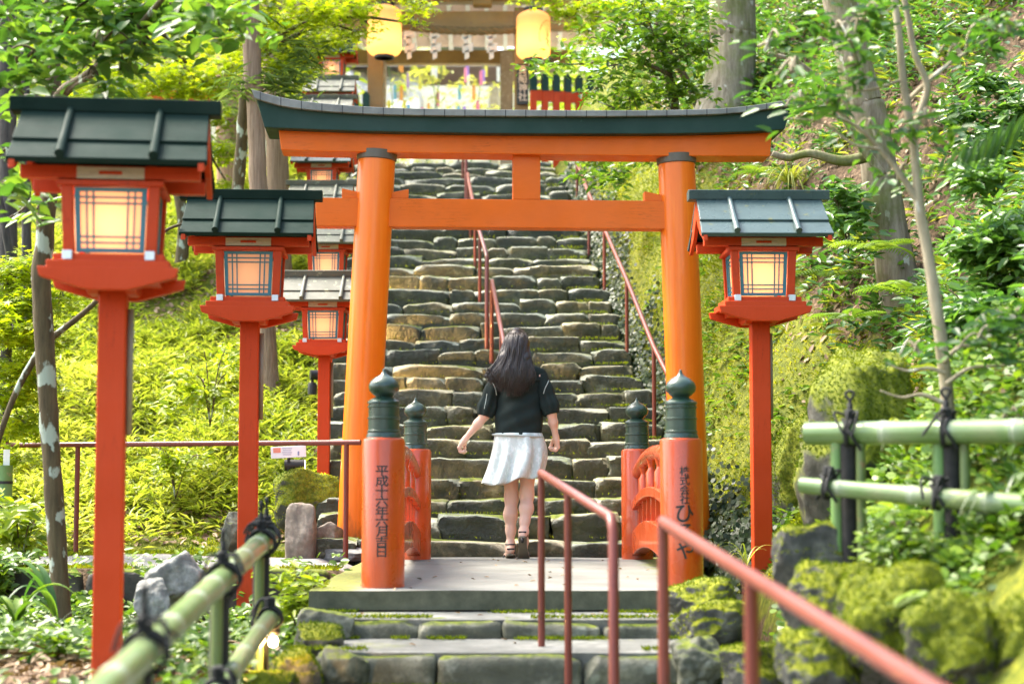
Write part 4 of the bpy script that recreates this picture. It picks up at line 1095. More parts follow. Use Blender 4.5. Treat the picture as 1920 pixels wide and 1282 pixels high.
# arms, slightly bent, hands loosely closed
def arm(s, e, w, dirs, side):
    B.chain([s, s * .5 + e * .5, e], [.038, .035, .030], .03); B.chain([e, e * .65 + w * .35, w], [.030, .0295, .019], .025)
    u, v, n = dirs                                 # u along the hand, v across towards the thumb, n towards the back of the hand
    kc = w + u * .072
    B.cone(w, w + u * .03, .021, .023, .012)
    for q in (-.026, -.009, .009, .026): B.cone(w + u * .02 + v * q * .6, kc + v * q, .014, .0125, .012)
    for q, L, cu in ((-.029, .78, 1.05), (-.010, .95, 1.0), (.010, 1.0, .95), (.029, .92, .88)):
        p = kc + v * q; d = u; pts = [p]; a = 0
        for seg_, bend in ((.036, .85), (.024, 1.15), (.018, .8)):
            a += bend * cu; d = u * math.cos(a) - n * math.sin(a); p = p + d * seg_ * L; pts.append(p)
        B.chain(pts, [.0105, .0095, .0085, .0075], .004)
    t0 = w + u * .022 + v * .024 - n * .008; t1 = t0 + (u * .7 + v * .55 - n * .3) * .036; t2 = t1 + (u * .8 - v * .15 - n * .55) * .028; t3 = t2 + (u * .6 - v * .6 - n * .5) * .020
    B.chain([t0, t1, t2, t3], [.0145, .012, .0105, .009], .007)
def nz(v): v = np.array(v, float); return v / np.linalg.norm(v)
eL, wL = J(909, 779, -.01), J(873, 822, .04); eR, wR = J(1034, 776, -.035), J(1042, 818, .015)
uL = nz(wL - eL + np.array([0, .01, -.02])); vL = nz(np.cross(uL, nz([.45, .88, .1]))); vL = vL if vL[1] > 0 else -vL; nL = nz(np.cross(uL, vL)); nL = nL if nL[1] < 0 or nL[0] < 0 else -nL
vL = nz([-uL[0] * .0 + .15, .9, .25] - uL * np.dot([.15, .9, .25], uL)); nL = nz(np.cross(vL, uL)); nL = nL if nL[0] < 0 else -nL
arm(sl_ + [.005, 0, -.012], eL, wL, (uL, vL, nL), -1)
uR = nz(wR - eR + np.array([.0, .02, -.01])); vR = nz([-.15, .95, .1] - uR * np.dot([-.15, .95, .1], uR)); nR = nz(np.cross(vR, uR)); nR = nR if nR[0] > 0 else -nR
arm(sr_ + [-.005, 0, -.012], eR, wR, (uR, vR, nR), 1)
body = link_mesh('body', B.mesh('body'), M['skin'], woman, True)

# eyes and lips for anyone looking from the front
fc = MB()
for s_ in (-1, 1): fc.lathe([(.0, -.005), (.008, -.002), (.008, .002), (.0, .005)], Vector(hd + [s_ * .032, .0935, .004]), 10)
fc.build('eye', plain('eye_dark', (.015, .01, .008), .2), body, smooth=True)

# knitted top with wide short sleeves, cut cleanly at hem and cuffs
T = Field(J(885, 830, -.25) - .0, J(1060, 668, .25), .006); T.lo = np.minimum(J(885, 830, -.25), J(885, 830, .25))
T = Field(np.minimum(J(885, 832, -.25), J(885, 832, .25)), np.maximum(J(1062, 668, .25), J(1062, 668, -.25)), .0055)
T.cone(nk + [0, 0, -.03], sl_ + [.012, 0, .004], .068, .058, .05); T.cone(nk + [0, 0, -.03], sr_ + [-.012, 0, .004], .068, .058, .05)
T.ell(ch + [0, .015, .0], (.162, .114, .185), .06); T.chain([J(975, 740, .01), J(973, 780, .0), J(972, 840, .0)], [.142, .150, .163], .06)
hemz = J(970, 816)[2]
T.cut((0, 0, hemz), (-.05, 0, -1)); T.D = np.maximum(T.D, np.float32(-1))
# flatten the torso front to back
tm = T.mesh('top'); co = np.empty(len(tm.vertices) * 3, np.float32); tm.vertices.foreach_get('co', co); co = co.reshape(-1, 3)
f = sstep(J(0, 700)[2], J(0, 730)[2] - .0, co[:, 2]); cy = .005
co[:, 1] = cy + (co[:, 1] - cy) * np.where(co[:, 2] < J(0, 715)[2], .74, .9)
fold = .006 * np.sin(co[:, 0] * 48 + co[:, 2] * 22) * sstep(J(0, 735)[2], J(0, 800)[2], co[:, 2]) + .004 * np.sin(co[:, 0] * 25 - co[:, 2] * 60)
co[:, 1] += np.sign(co[:, 1] - cy) * fold
tm.vertices.foreach_set('co', co.ravel()); tm.update()
top = link_mesh('top', tm, M['knit'], woman, True)
for nm, s_, e_, cuff in (('sleeve', sl_, eL, J(914, 786)), ('sleeve', sr_, eR, J(1034, 779))):
    S = Field(np.minimum(s_, e_) - .14, np.maximum(s_, e_) + .14, .0055); d = nz(e_ - s_)
    S.chain([s_ + d * .0, s_ * .62 + e_ * .38, s_ * .22 + e_ * .78, e_ + d * .05], [.050, .056, .061, .042], .03); S.cut(e_ + d * .004, d)
    S.cut(s_ - d * .01 + np.array([0, 0, .0]), -d)
    me_ = S.mesh('sleeve'); co = np.empty(len(me_.vertices) * 3, np.float32); me_.vertices.foreach_get('co', co); co = co.reshape(-1, 3)
    ax_ = (co - s_) @ d; rel = co - s_ - ax_[:, None] * d; ang = np.arctan2(rel[:, 1], rel[:, 0]); co += rel * (.075 * np.sin(ang * 7) * sstep(.03, .2, ax_))[:, None]
    me_.vertices.foreach_set('co', co.ravel()); me_.update(); sv = link_mesh(nm, me_, M['knit'], top, True)
sg = -1
from mathutils.bvhtree import BVHTree
def on_cloth(px, py):
    best = None
    for o in [top] + list(top.children):
        bv = BVHTree.FromPolygons([v.co for v in o.data.vertices], [tuple(p.vertices) for p in o.data.polygons]); d = ray(px, py).normalized(); h = bv.ray_cast(EYE - root, d)
        if h[0] is not None and (best is None or h[3] < best[1]): best = (h[0] - d * .002, h[3])
    return best[0] if best else None
pipe = MB()
for pl, w in (([(919, 713), (925, 720), (929, 729), (931, 741)], .0032), ([(1029, 713), (1026, 720), (1022, 728), (1019, 738)], .0032), ([(913, 738), (911, 752), (908, 766)], .0026)):
    q = [on_cloth(x, y) for x, y in pl]; q = [p for p in q if p is not None]
    if len(q) > 1: pipe.tube(spline(q, 5), w, 6)
pipe.build('piping', M['trim'], top, smooth=True)
hm = MB(); n = 48; cx_ = J(971, 816)
hm_pts = []
for i in range(n + 1):
    a = 2 * math.pi * i / n; hm_pts.append(Vector((cx_[0] + .171 * math.cos(a), .005 + .139 * math.sin(a), hemz - .004 - .05 * (.173 * math.cos(a)))))
hm.tube(hm_pts, .0075, 8, False); hm.build('hem_band', M['trim'], top, smooth=True)

# skirt: flared, swinging to the left
sk = MB(); nA, nR = 96, 22; vs = []; fs = []
tw = J(972, 812); bl_ = J(903, 906); br_ = J(1018, 884)
for j in range(nR + 1):
    u = j / nR
    xl = (1 - u) * (tw[0] - .159) + u * bl_[0] + .012 * math.sin(u * math.pi); xr = (1 - u) * (tw[0] + .158) + u * (br_[0] - .0) + .030 * math.sin(u * math.pi)
    c_ = (xl + xr) / 2; rx = (xr - xl) / 2; ry = .118 + .075 * u
    for k in range(nA):
        a = 2 * math.pi * k / nA; x = c_ + rx * math.cos(a)
        zb_ = np.interp((x - bl_[0]) / (br_[0] - bl_[0]), [0, .12, .38, .58, .85, 1], [J(0, 905)[2], J(0, 909)[2], J(0, 908)[2], J(0, 896)[2], J(0, 897)[2], J(0, 886)[2]])
        z = (1 - u) * tw[2] + u * zb_
        fo = (.004 + .026 * u) * (math.sin(a * 9 + 1.3 * u) + .6 * math.sin(a * 5 + 2) + .4 * math.sin(a * 14 - u * 2)) * (.35 + .65 * abs(math.sin(a)))
        vs.append(Vector((x + fo * math.cos(a) * .5, .0 + (ry + fo) * math.sin(a), z + .004 * math.sin(a * 9) * u)))
for j in range(nR):
    for k in range(nA): fs.append((j * nA + k, j * nA + (k + 1) % nA, (j + 1) * nA + (k + 1) % nA, (j + 1) * nA + k))
sk.add(vs, fs); so = sk.build('skirt', M['skirt'], woman, smooth=True); md = so.modifiers.new('thick', 'SOLIDIFY'); md.thickness = .003

# hair: a soft mass with loose wavy locks over it
Hf = Field(np.minimum(J(890, 760, -.3), J(890, 760, .2)), np.maximum(J(1045, 604, .2), J(1045, 604, -.3)), .006)
Hf.ell(hd + [0, -.006, .010], (.072, .094, .104), .02)
for dx in (-30, -18, -6, 6, 18, 30):
    k = 1 - abs(dx) / 90
    Hf.chain([J(968 + dx * .4, 644, -.035), J(964 + dx * .72, 672, -.075 - .02 * k), J(958 + dx * 1.05, 700, -.095 - .025 * k), J(958 + dx * 1.12, 724 - abs(dx) * .3, -.105 - .02 * k)], [.046, .032, .024, .010], .03)
cutF = hd + np.array([0, .050, -.02]); Hf.cut(cutF, nz([0, 1, -.35]))
hair = link_mesh('hair', Hf.mesh('hair'), M['hair'], woman, True)
lk = MB(); hr = random.Random(4)
for i in range(900):
    t = hr.uniform(-1, 1); lay = hr.uniform(0, 1); th = t * 1.45
    pa_ = hr.uniform(.05, .9); top_ = hd + np.array([.008 + .055 * math.sin(th) * pa_, .03 - .085 * pa_ * math.cos(th), .1185 - .035 * pa_ * pa_])
    s1 = hd + np.array([.080 * math.sin(th), -.006 - .106 * math.cos(th) - .004 * lay, .040 - .02 * lay])
    m1 = J(964 + t * 29, 672 + hr.uniform(-5, 5), -.088 - .045 * math.cos(th * .95) - .012 * lay)
    m2 = J(958 + t * 43 + hr.gauss(0, 3), 702 + hr.uniform(-4, 4), -.110 - .045 * math.cos(th * .95) - .014 * lay)
    ex = 956 + t * 42 + hr.gauss(0, 3.5); ey = 744 - 40 * max(0, abs(t) - .45) - hr.random() ** 2 * 34 - (8 if t < -.2 else 0)
    if hr.random() < .10: ex += hr.uniform(-9, 12); ey += hr.uniform(-12, 6)
    en = J(ex, ey, -.118 - .034 * math.cos(th) - .012 * lay)
    p = spline([top_, s1, m1, m2, en], 8); cl = round(t * 8); ph = cl * 1.9 + hr.uniform(-.5, .5); am = hr.uniform(.004, .012); fq = .34 + .05 * math.sin(cl * 2.3)
    p = [q + Vector((math.sin(ph + k * fq), math.cos(ph * 2 + k * fq) * .5, 0)) * am * min(1, k / 14) for k, q in enumerate(p)]
    w = hr.uniform(.0020, .0050); n_ = len(p); lk.tube(p, [w * (.6 + .4 * min(1, k / 6)) * min(1, .08 + (n_ - 1 - k) / 12) for k in range(n_)], 5, False)
lk.build('locks', M['hair'], hair, smooth=True)
# strappy sandals
for a_, heel, ball, fl in ((aL, fl_heel, fl_ball, True), (aR, fr_heel, fr_ball, False)):
    d = nz(ball - heel); up_ = nz(np.cross(np.cross(d, [0, 0, 1]), d)); sd_ = np.cross(d, up_); so_ = MB()
    a0 = heel - d * .028 - up_ * .026; a1 = ball - up_ * .026; a2 = ball + (np.array([0, .062, -.006]) if fl else np.array([0, .06, -.008])) - np.array([0, 0, .018])
    outl = []
    secs = [(a0, .020), (a0 + d * .02, .030), (a0 * .5 + a1 * .5, .027), (a1, .042), (a1 * .5 + a2 * .5, .042), (a2, .022)]
    vs = []; fs = []
    for c_, w in secs:
        for sx, uz in ((-1, 0), (1, 0), (1, -.014), (-1, -.014)): vs.append(Vector(c_ + sd_ * sx * w + up_ * uz))
    for i in range(len(secs) - 1):
        for k in range(4): fs.append((i * 4 + k, i * 4 + (k + 1) % 4, i * 4 + 4 + (k + 1) % 4, i * 4 + 4 + k))
    fs += [(3, 2, 1, 0), tuple(len(secs) * 4 - 4 + k for k in range(4))]
    so_.add(vs, fs); sdl = so_.build('sandal', M['sole'], woman, smooth=False, bevel=.004)
    st = MB()
    st.tube([Vector(a_ + np.array([.0315 * math.cos(q), .034 * math.sin(q), -.004])) for q in np.linspace(0, 2 * math.pi, 20)], .0055, 6, False)
    st.tube(spline([Vector(a_ + np.array([s_ * .031, 0, -.004])) if k == 0 else Vector(heel + sd_ * .027 * 1 - up_ * .02) for k, s_ in enumerate((1, 1))], 4), .005, 6, False)
    st.tube(spline([Vector(ball + sd_ * q * .043 + up_ * (-.02 + .05 * math.cos(q * 1.5))) for q in np.linspace(-1, 1, 7)], 3), .006, 6, False)
    st.tube(spline([Vector(heel - d * .027 + sd_ * q * .025 + up_ * .006) for q in (-1, 0, 1)], 4), .006, 6, False)
    st.lathe([(0, 0), (.011, 0), (.013, .030), (0, .030)], Vector(heel - up_ * .064), 10) if not fl else None
    st.build('strap', M['sandal'], sdl, smooth=True)
# ---------------------------------------------------------------- rocks
def boulder(label, x0, x1, y0, y1, Y, mat, seed, depth=.8, sq=2.6, rough=.20, cuts=9, group=None, sink=.18, name='boulder'):
    """photo rectangle of the visible rock -> a knocked-about stone of that size, its foot sunk in the ground"""
    a = P(x0, y1, Y); b = P(x1, y0, Y); w = b.x - a.x; h = (b.z - a.z) * (1 + sink); c = Vector(((a.x + b.x) / 2, Y, b.z - h / 2)); d = max(w, h) * depth
    bm = bmesh.new(); bmesh.ops.create_icosphere(bm, subdivisions=5, radius=1); r_ = random.Random(seed); sv = Vector((seed * 2.3, seed * 1.1, seed * .7))
    pl = []
    for _ in range(cuts):
        n_ = Vector((r_.gauss(0, 1), r_.gauss(0, 1), r_.gauss(0, .8))).normalized(); pl.append((n_, r_.uniform(.62, .88)))
    for v in bm.verts:
        p = v.co.copy(); k = (abs(p.x) ** sq + abs(p.y) ** sq + abs(p.z) ** sq) ** (1 / sq); p = p / k
        for n_, dd in pl:
            e = p.dot(n_) - dd
            if e > 0: p -= n_ * e * .9
        q = p * 1.3 + sv
        p *= 1 + rough * (noise.noise(q) * 1.1 + noise.noise(q * 2.6) * .55 + noise.noise(q * 6.5) * .3 + noise.noise(q * 15) * .12)
        v.co = Vector((p.x * w / 2 * 1.08, p.y * d / 2, p.z * h / 2 * 1.06))
    me = bpy.data.meshes.new(name); bm.to_mesh(me); bm.free(); o = link_mesh(name, me, mat, None, True); o.location = c
    if mat in (M['moss_rock'], M['moss_full']): ROCKS.append(o)
    return tag(o, label, 'rock', group)
ROCKS = []
K, MR, MF, PR, TR = M['kerb_stone'], M['moss_rock'], M['moss_full'], M['pale_rock'], M['tan_rock']
boulder('tall grey block with mossy face under the right bamboo fence', 1458, 1585, 985, 1105, 6.75, MR, 3, 1.0, 3.2, .12)
boulder('bare grey block wedged beside the tall mossy one under the fence post', 1556, 1668, 983, 1075, 6.85, K, 8, .9, 4, .07)
boulder('long tilted slab with moss on its upper edge behind the blurred handrail', 1462, 1610, 1058, 1165, 6.35, MR, 11, .9, 2.6, .16)
boulder('small domed stone with thick moss above the big green boulder', 1582, 1655, 1055, 1135, 6.1, MF, 14, .9)
boulder('biggest boulder at lower right, draped in yellow green moss', 1562, 1778, 1068, 1270, 5.85, MF, 17, .9, 2.2, .24)
boulder('moss-covered boulder at the bottom edge, right of the biggest one', 1698, 1868, 1125, 1300, 5.5, MF, 23, .9, 2.2, .26)
boulder('mossy boulder cut by the right edge of the picture', 1845, 2000, 1128, 1300, 5.5, MF, 29, .9, 2.2, .26)
boulder('dark mossy rock half hidden under the blurred handrail', 1462, 1600, 1168, 1300, 5.9, MR, 31, .9)
boulder('rounded stone carpeted with moss beside the bridge slab, right', 1256, 1392, 1086, 1165, 8.15, MR, 37, 1.0, 2.5, .2)
boulder('mossy kerb rock at the right end of the upper low step', 1262, 1415, 1132, 1215, 7.7, MR, 41, .9, 2.5, .2)
boulder('pale lichened rock at the right end of the lowest step', 1252, 1372, 1200, 1290, 7.25, K, 43, .9, 2.5, .2)
boulder('wide low stone with moss right of the lichened step rock', 1345, 1480, 1212, 1300, 7.0, MR, 47, .9, 3, .12)
boulder('great moss-covered mound on the bank behind the right bamboo fence', 1512, 1752, 655, 900, 8.6, MF, 53, 1.1, 2.3, .16, sink=.7)
boulder('lower moss hump left of the mound behind the right lantern post', 1452, 1570, 800, 1010, 11.2, MF, 59, .8, 2.3, .13)
boulder('angular pale grey rock in the left garden between the first two lanterns', 262, 388, 1036, 1155, 8.9, PR, 61, .8, 3.2, .14, 14)
boulder('small pale rock leaning on the big angular one in the left garden', 256, 322, 1085, 1165, 8.6, PR, 64, .9, 3, .12, 12)
boulder('upright squared tan stone standing at the foot of the torii', 539, 593, 946, 1042, 12.15, TR, 67, .7, 6, .06, 5)
boulder('smaller tan stone tucked between the upright stone and the torii pillar', 588, 648, 976, 1036, 12.25, TR, 71, .8, 4, .08)
boulder('flat pale footing stone under the left torii pillar', 585, 720, 1018, 1046, 12.2, PR, 73, .7, 3, .06)
boulder('mossy ledge stone behind the upright stone, under the small spotlight', 520, 668, 882, 975, 13.0, MF, 79, .7, 3, .12)
boulder('grey stone poking from the moss left of the bamboo fence end', 414, 462, 962, 1022, 12.4, K, 83, .8, 3, .1)
boulder('flat-topped kerb rock at the left end of the upper low step', 562, 662, 1136, 1192, 8.0, K, 89, .9, 4, .08)
boulder('second kerb rock, lower down beside the left end of the steps', 545, 640, 1172, 1235, 7.7, MR, 91, .9, 4, .08)
boulder('squared kerb rock beside the left end of the lowest step', 606, 690, 1208, 1285, 7.3, K, 97, .8, 4, .08)
boulder('low mossy rock near the little lit garden lamp', 500, 606, 1212, 1290, 7.2, MR, 101, .9, 3, .1)
boulder('yellow green mossy stone lit by the little garden lamp', 430, 560, 1252, 1310, 6.9, MF, 103, .9, 3, .1)

# ---------------------------------------------------------------- leaves
M['maple'] = leafmat('maple_leaf', [(.10, .17, .008), (.24, .33, .010), (.40, .44, .016)], .55, .45, .35, 1.5)
M['broad'] = leafmat('broad_leaf', [(.028, .085, .018), (.068, .17, .032), (.145, .28, .05)], .42, .32, .6)
M['broad_light'] = leafmat('evergreen_leaf', [(.035, .09, .010), (.09, .19, .016), (.22, .34, .03)], .45, .34, .5)
M['dark_leaf'] = leafmat('cherry_leaf', [(.028, .09, .020), (.07, .17, .026), (.20, .33, .045)], .45, .38, .5)
M['sasa'] = leafmat('bamboo_grass', [(.10, .16, .025), (.29, .35, .045), (.58, .57, .16)], .45, .4, .5, 1.4)
M['moss_tuft'] = leafmat('moss_tuft', [(.045, .085, .006), (.17, .215, .011), (.42, .41, .025)], .45, .8, .1, 1.3)
M['cover'] = leafmat('ground_cover', [(.028, .08, .010), (.085, .17, .018), (.22, .32, .03)], .4, .4, .45)
M['ivy'] = leafmat('ivy_leaf', [(.008, .018, .006), (.022, .042, .014), (.05, .075, .03)], .15, .42, .2)
M['litter'] = leafmat('fallen_leaf', [(.07, .040, .018), (.20, .125, .065), (.36, .26, .16)], .1, .6, .3)
M['cedar'] = leafmat('cedar_spray', [(.04, .085, .022), (.11, .18, .05), (.22, .30, .10)], .4, .6, .3)
M['fern'] = leafmat('fern_frond', [(.06, .13, .018), (.13, .23, .028), (.26, .36, .05)], .45, .45, .4)
M['yellow_bush'] = leafmat('bright_bush', [(.07, .13, .008), (.20, .29, .014), (.38, .44, .035)], .5, .4, .45, 1.4)
TPL = {
 'lance': (np.array([(0, 0, 0), (.42, .5, .05), (1, 0, -.14), (.42, -.5, .05)]), [(0, 3, 2), (0, 2, 1)]),
 'ovate': (np.array([(0, 0, 0), (.30, .5, .07), (.68, .38, .03), (1, 0, -.12), (.68, -.38, .03), (.30, -.5, .07)]), [(0, 3, 2, 1), (0, 5, 4, 3)]),
 'round': (np.array([(0, .0, 0), (.28, .48, .04), (.75, .46, .03), (1, 0, -.06), (.75, -.46, .03), (.28, -.48, .04)]), [(0, 5, 4, 3, 2, 1)]),
}
def _maple():
    v = [(.36, 0, .03)]; angs = [-118, -62, 0, 62, 118]; L = [.42, .60, .66, .60, .42]
    val = [-150, -90, -31, 31, 90, 150]
    for a in val: v.append((.36 + .20 * math.cos(R(a)), .20 * math.sin(R(a)), 0))
    for a, l in zip(angs, L): v.append((.36 + l * math.cos(R(a)), l * math.sin(R(a)), -.05))
    return np.array(v), [(0, 1 + i, 7 + i, 2 + i) for i in range(5)]
TPL['maple'] = _maple()
def unit(v): return v / np.maximum(np.linalg.norm(v, axis=-1, keepdims=True), 1e-9)
def leaves(name, pos, d, nrm, L, W, tpl, mat, tint=None, parent=None, droop=0):
    pos = np.asarray(pos, float); n = len(pos); V0, Fs = TPL[tpl]
    d = unit(np.asarray(d, float)); s = unit(np.cross(nrm, d)); w = np.cross(d, s)
    L = np.broadcast_to(L, n)[:, None, None]; W = np.broadcast_to(W, n)[:, None, None]
    V = pos[:, None] + d[:, None] * V0[None, :, 0:1] * L + s[:, None] * V0[None, :, 1:2] * W + w[:, None] * V0[None, :, 2:3] * L
    k = len(V0); Fa = np.array(Fs); Q = (np.arange(n) * k)[:, None, None] + Fa[None]
    tint = rng.random(n) if tint is None else tint
    me = np_mesh(name, V.reshape(-1, 3), Q.reshape(-1, Fa.shape[1]), {'tint': np.repeat(tint, k)})
    return link_mesh(name, me, mat, parent)
def rock_moss(o, dens):
    me = o.data; n = len(me.polygons); c = np.empty(n * 3, np.float32); me.polygons.foreach_get('center', c); c = c.reshape(-1, 3); nr = np.empty(n * 3, np.float32); me.polygons.foreach_get('normal', nr); nr = nr.reshape(-1, 3); ar = np.empty(n, np.float32); me.polygons.foreach_get('area', ar)
    full = o.data.materials[0] == M['moss_full']
    w = ar * (nr[:, 2] + .9 * vnoise(c[:, 0] * 1. + o.location.x, c[:, 1] + c[:, 2], 5, 3) > (-.15 if full else .3)); k = int(w.sum() * dens)
    if k < 10: return
    i = rng.choice(n, k, p=w / w.sum()); p = c[i] + rng.normal(0, .004, (k, 3)); nn = nr[i]
    d = unit(nn + rng.normal(0, .6, (k, 3)) + np.array([0, 0, .1])); L = .011 * rng.uniform(.5, 1.5, k)
    tt = np.clip(.30 + .9 * vnoise(p[:, 0] + p[:, 2], p[:, 1] + o.location.x, 6, 4) + rng.normal(0, .15, k), 0, 1)
    tag(leaves('moss', p - nn * .004, d, unit(rng.normal(size=(k, 3))), L, L * .42, 'lance', M['moss_tuft'], tt, o), kind='stuff')
def rand_dirs(n, zs=.5):
    v = rng.normal(size=(n, 3)); v[:, 2] *= zs; return unit(v)

for o_ in ROCKS: rock_moss(o_, 30000 if o_.location.y < 8 else 20000)
# ---------------------------------------------------------------- undergrowth (uncountable)
def ground_points(n, x0, x1, y0, y1, dens=None, margin=120):
    X = rng.uniform(x0, x1, n); Y = rng.uniform(y0, y1, n)
    keep = np.ones(n, bool) if dens is None else rng.random(n) < dens(X, Y)
    X, Y = X[keep], Y[keep]; Z = ground_z(X, Y); p = np.stack([X, Y, Z], -1); v = in_view(p, margin); return p[v]
def stuff(o, label): return tag(o, label, None, None, 'stuff')
# bamboo grass on the sunny left bank: little fans of lance leaves
def fan_leaves(p, per, L, spread=.9, rise=.5, hgt=.12):
    n = len(p); q = np.repeat(p, per, 0); m = len(q); a = rng.uniform(0, 2 * math.pi, m)
    d = np.stack([np.cos(a), np.sin(a), rise + rng.normal(0, .35, m)], -1); q = q + d * .02; q[:, 2] += rng.uniform(0, hgt, m)
    nr = np.stack([-.4 * np.cos(a) + rng.normal(0, .3, m), -.4 * np.sin(a) + rng.normal(0, .3, m), np.ones(m)], -1)
    return q, d, nr, L * rng.uniform(.6, 1.3, m)
def lbank(X, Y):
    dl = left_edge(Y) - X; t = vnoise(X, Y, 1.1, 11) + vnoise(X, Y, 2.7, 12) * .6
    return sstep(.05, .5, dl) * sstep(-.16, .10, t + .10 + .12 * sstep(1.0, 3, dl)) * np.where(Y < 13.6, .35, 1)
p = ground_points(42000, -8.5, -1.2, 12.75, 24, lbank)
q, d, nr, L = fan_leaves(p, 6, .105, hgt=.16)
big = vnoise(q[:, 0], q[:, 1], .8, 14) + .5
stuff(leaves('bamboo_grass', q, d, nr, L, L * .20, 'lance', M['sasa'], np.clip(rng.normal(.2 + .55 * big, .2), 0, 1)), 'bright yellow green bamboo grass covering the left bank')
# moss: short tufts on banks
def tufts(name, p, h, label, mat=None, w=.35):
    n = len(p); nr = ground_n(p[:, 0], p[:, 1]); d = unit(nr + rng.normal(0, .55, (n, 3))); s_ = rand_dirs(n)
    stuff(leaves(name, p - nr * .004, d, s_, h * rng.uniform(.5, 1.4, n), h * w, 'lance', mat or M['moss_tuft'], np.clip(.5 + vnoise(p[:, 0] * 1.0, p[:, 1] + p[:, 2], 2.2, 15) * .9 + rng.normal(0, .18, n), 0, 1)), label)
p = ground_points(150000, 1.0, 3.6, 8.6, 22, lambda X, Y: moss_at(X, Y) * sstep(0, .15, X - right_edge(Y)) * (.35 + .65 * sstep(-.15, .1, vnoise(X, Y, 2.5, 31))))
tufts('moss', p, .034, 'yellow green moss over the steep bank right of the stairs')
p = ground_points(70000, -4.5, -1.0, 10.4, 14.4, lambda X, Y: .9 * sstep(0, .1, left_edge(Y) - X) * np.clip(1 - path_at(X, Y) * 1.6, 0, 1) * sstep(-.3, .0, vnoise(X, Y, 1.7, 32)))
tufts('moss', p, .030, 'low moss and turf along the gravel path')
# hanging blades and small leaves on the right moss bank
p = ground_points(9000, 1.1, 3.2, 10.5, 22, lambda X, Y: (sstep(.15, .3, X - right_edge(Y)) * (1 - sstep(.8, 1.3, X - right_edge(Y)))) * sstep(.0, .2, vnoise(X, Y, 2.1, 33) + .12))
q, d, nr, L = fan_leaves(p, 3, .075, rise=.1, hgt=.03); stuff(leaves('moss_plants', q, d, nr, L, L * .38, 'ovate', M['cover']), 'small leafy plants rooted in the mossy bank')
# ivy strip between stairs and bank
p = ground_points(52000, .3, 1.9, 10.6, 22.5, lambda X, Y: sstep(-.22, -.10, X - right_edge(Y)) * (1 - sstep(.12, .34, X - right_edge(Y) + .2 * vnoise(X, Y, 2.3, 34))))
p[:, 2] += rng.uniform(.0, .10, len(p)) + .05
nr = unit(np.stack([-.7 + rng.normal(0, .4, len(p)), -.75 + rng.normal(0, .4, len(p)), .5 + rng.normal(0, .3, len(p))], -1)); d = unit(np.cross(nr, rand_dirs(len(p))))
stuff(leaves('ivy', p, d, nr, rng.uniform(.025, .05, len(p)), .036, 'round', M['ivy']), 'dark glossy ivy creeping between the stairs and the mossy bank')
# broad-leaved undergrowth over the right slope
def rslope(X, Y):
    dd = X - right_edge(Y); t = vnoise(X, Y, 1.2, 21) + .7 * vnoise(X, Y, 3.1, 22)
    return sstep(.8, 1.25, dd) * (.30 + .70 * sstep(-.10, .22, t + .25 * sstep(1.6, 2.6, dd) - .04)) * sstep(7.3, 8.0, Y)
p = ground_points(20000, 1.6, 9, 6.6, 23, rslope)
q, d, nr, L = fan_leaves(p, 6, .095, rise=.25, hgt=.30)
nr = unit(nr + np.array([-.25, -.45, .2])); tt = np.clip(rng.normal(.42, .26, len(q)) + .5 * vnoise(q[:, 0], q[:, 1], 1.1, 23), 0, 1)
stuff(leaves('undergrowth', q, d, nr, L, L * .40, 'ovate', M['broad'], tt), 'glossy broad-leaved undergrowth covering the right slope')
p = ground_points(5200, 1.95, 5, 4.4, 8.2, lambda X, Y: X > .30 * Y + .12, 1100)
q, d, nr, L = fan_leaves(p, 6, .075, rise=.25, hgt=.2); nr = unit(nr + np.array([-.3, -.4, .2])); stuff(leaves('undergrowth', q, d, nr, L, L * .42, 'ovate', M['broad'], np.clip(rng.normal(.5, .25, len(q)), 0, 1)), 'glossy undergrowth beside the right bamboo fence')
p = ground_points(5200, 1.8, 7, 7, 22, lambda X, Y: rslope(X, Y) * .8)
q, d, nr, L = fan_leaves(p, 6, .17, rise=.35, hgt=.08); stuff(leaves('slope_grass', q, d, nr, L, L * .10, 'lance', M['sasa'], np.clip(rng.normal(.35, .2, len(q)), 0, 1)), 'arching grass blades among the undergrowth of the right slope')
# leaf litter
p = np.concatenate([ground_points(26000, 1.5, 7, 6.2, 20, lambda X, Y: .55 * sstep(.55, 1.0, X - right_edge(Y))), ground_points(9000, -4.6, -.95, 5.5, 10.25), ground_points(12000, -6, -1.2, 13, 20)])
nr = unit(ground_n(p[:, 0], p[:, 1]) + rng.normal(0, .32, (len(p), 3))); d = unit(np.cross(nr, rand_dirs(len(p)))); p = p + nr * .012
L = rng.uniform(.04, .09, len(p)); stuff(leaves('fallen_leaves', p, d, nr, L, L * .5, 'ovate', M['litter']), 'dry brown fallen leaves scattered over the soil')
# left garden ground cover
p = ground_points(5600, -4.8, -.98, 5.2, 10.32, lambda X, Y: sstep(-.02, .20, vnoise(X, Y, 1.3, 41) + .6 * vnoise(X, Y, 3.3, 42) + .22 * sstep(8.6, 9.8, Y) + .10 * (X < -1.6)))
q, d, nr, L = fan_leaves(p, 5, .062, rise=.3, hgt=.13); nr = unit(nr + np.array([0, -.4, .2]))
stuff(leaves('ground_cover', q, d, nr, L, L * .55, 'ovate', M['cover'], np.clip(rng.normal(.55, .25, len(q)), 0, 1)), 'low leafy ground cover in the left garden')
p = ground_points(9000, -7.5, -1.02, 9.9, 10.7); p[:, 2] = np.maximum(p[:, 2], rng.uniform(-.28, .03, len(p))); p[:, 1] = np.where(rng.random(len(p)) < .6, rng.uniform(10.02, 10.22, len(p)), p[:, 1])
keep = (rng.random(len(p)) < np.where(p[:, 0] < -2.9, .7, .03)); p = p[keep]
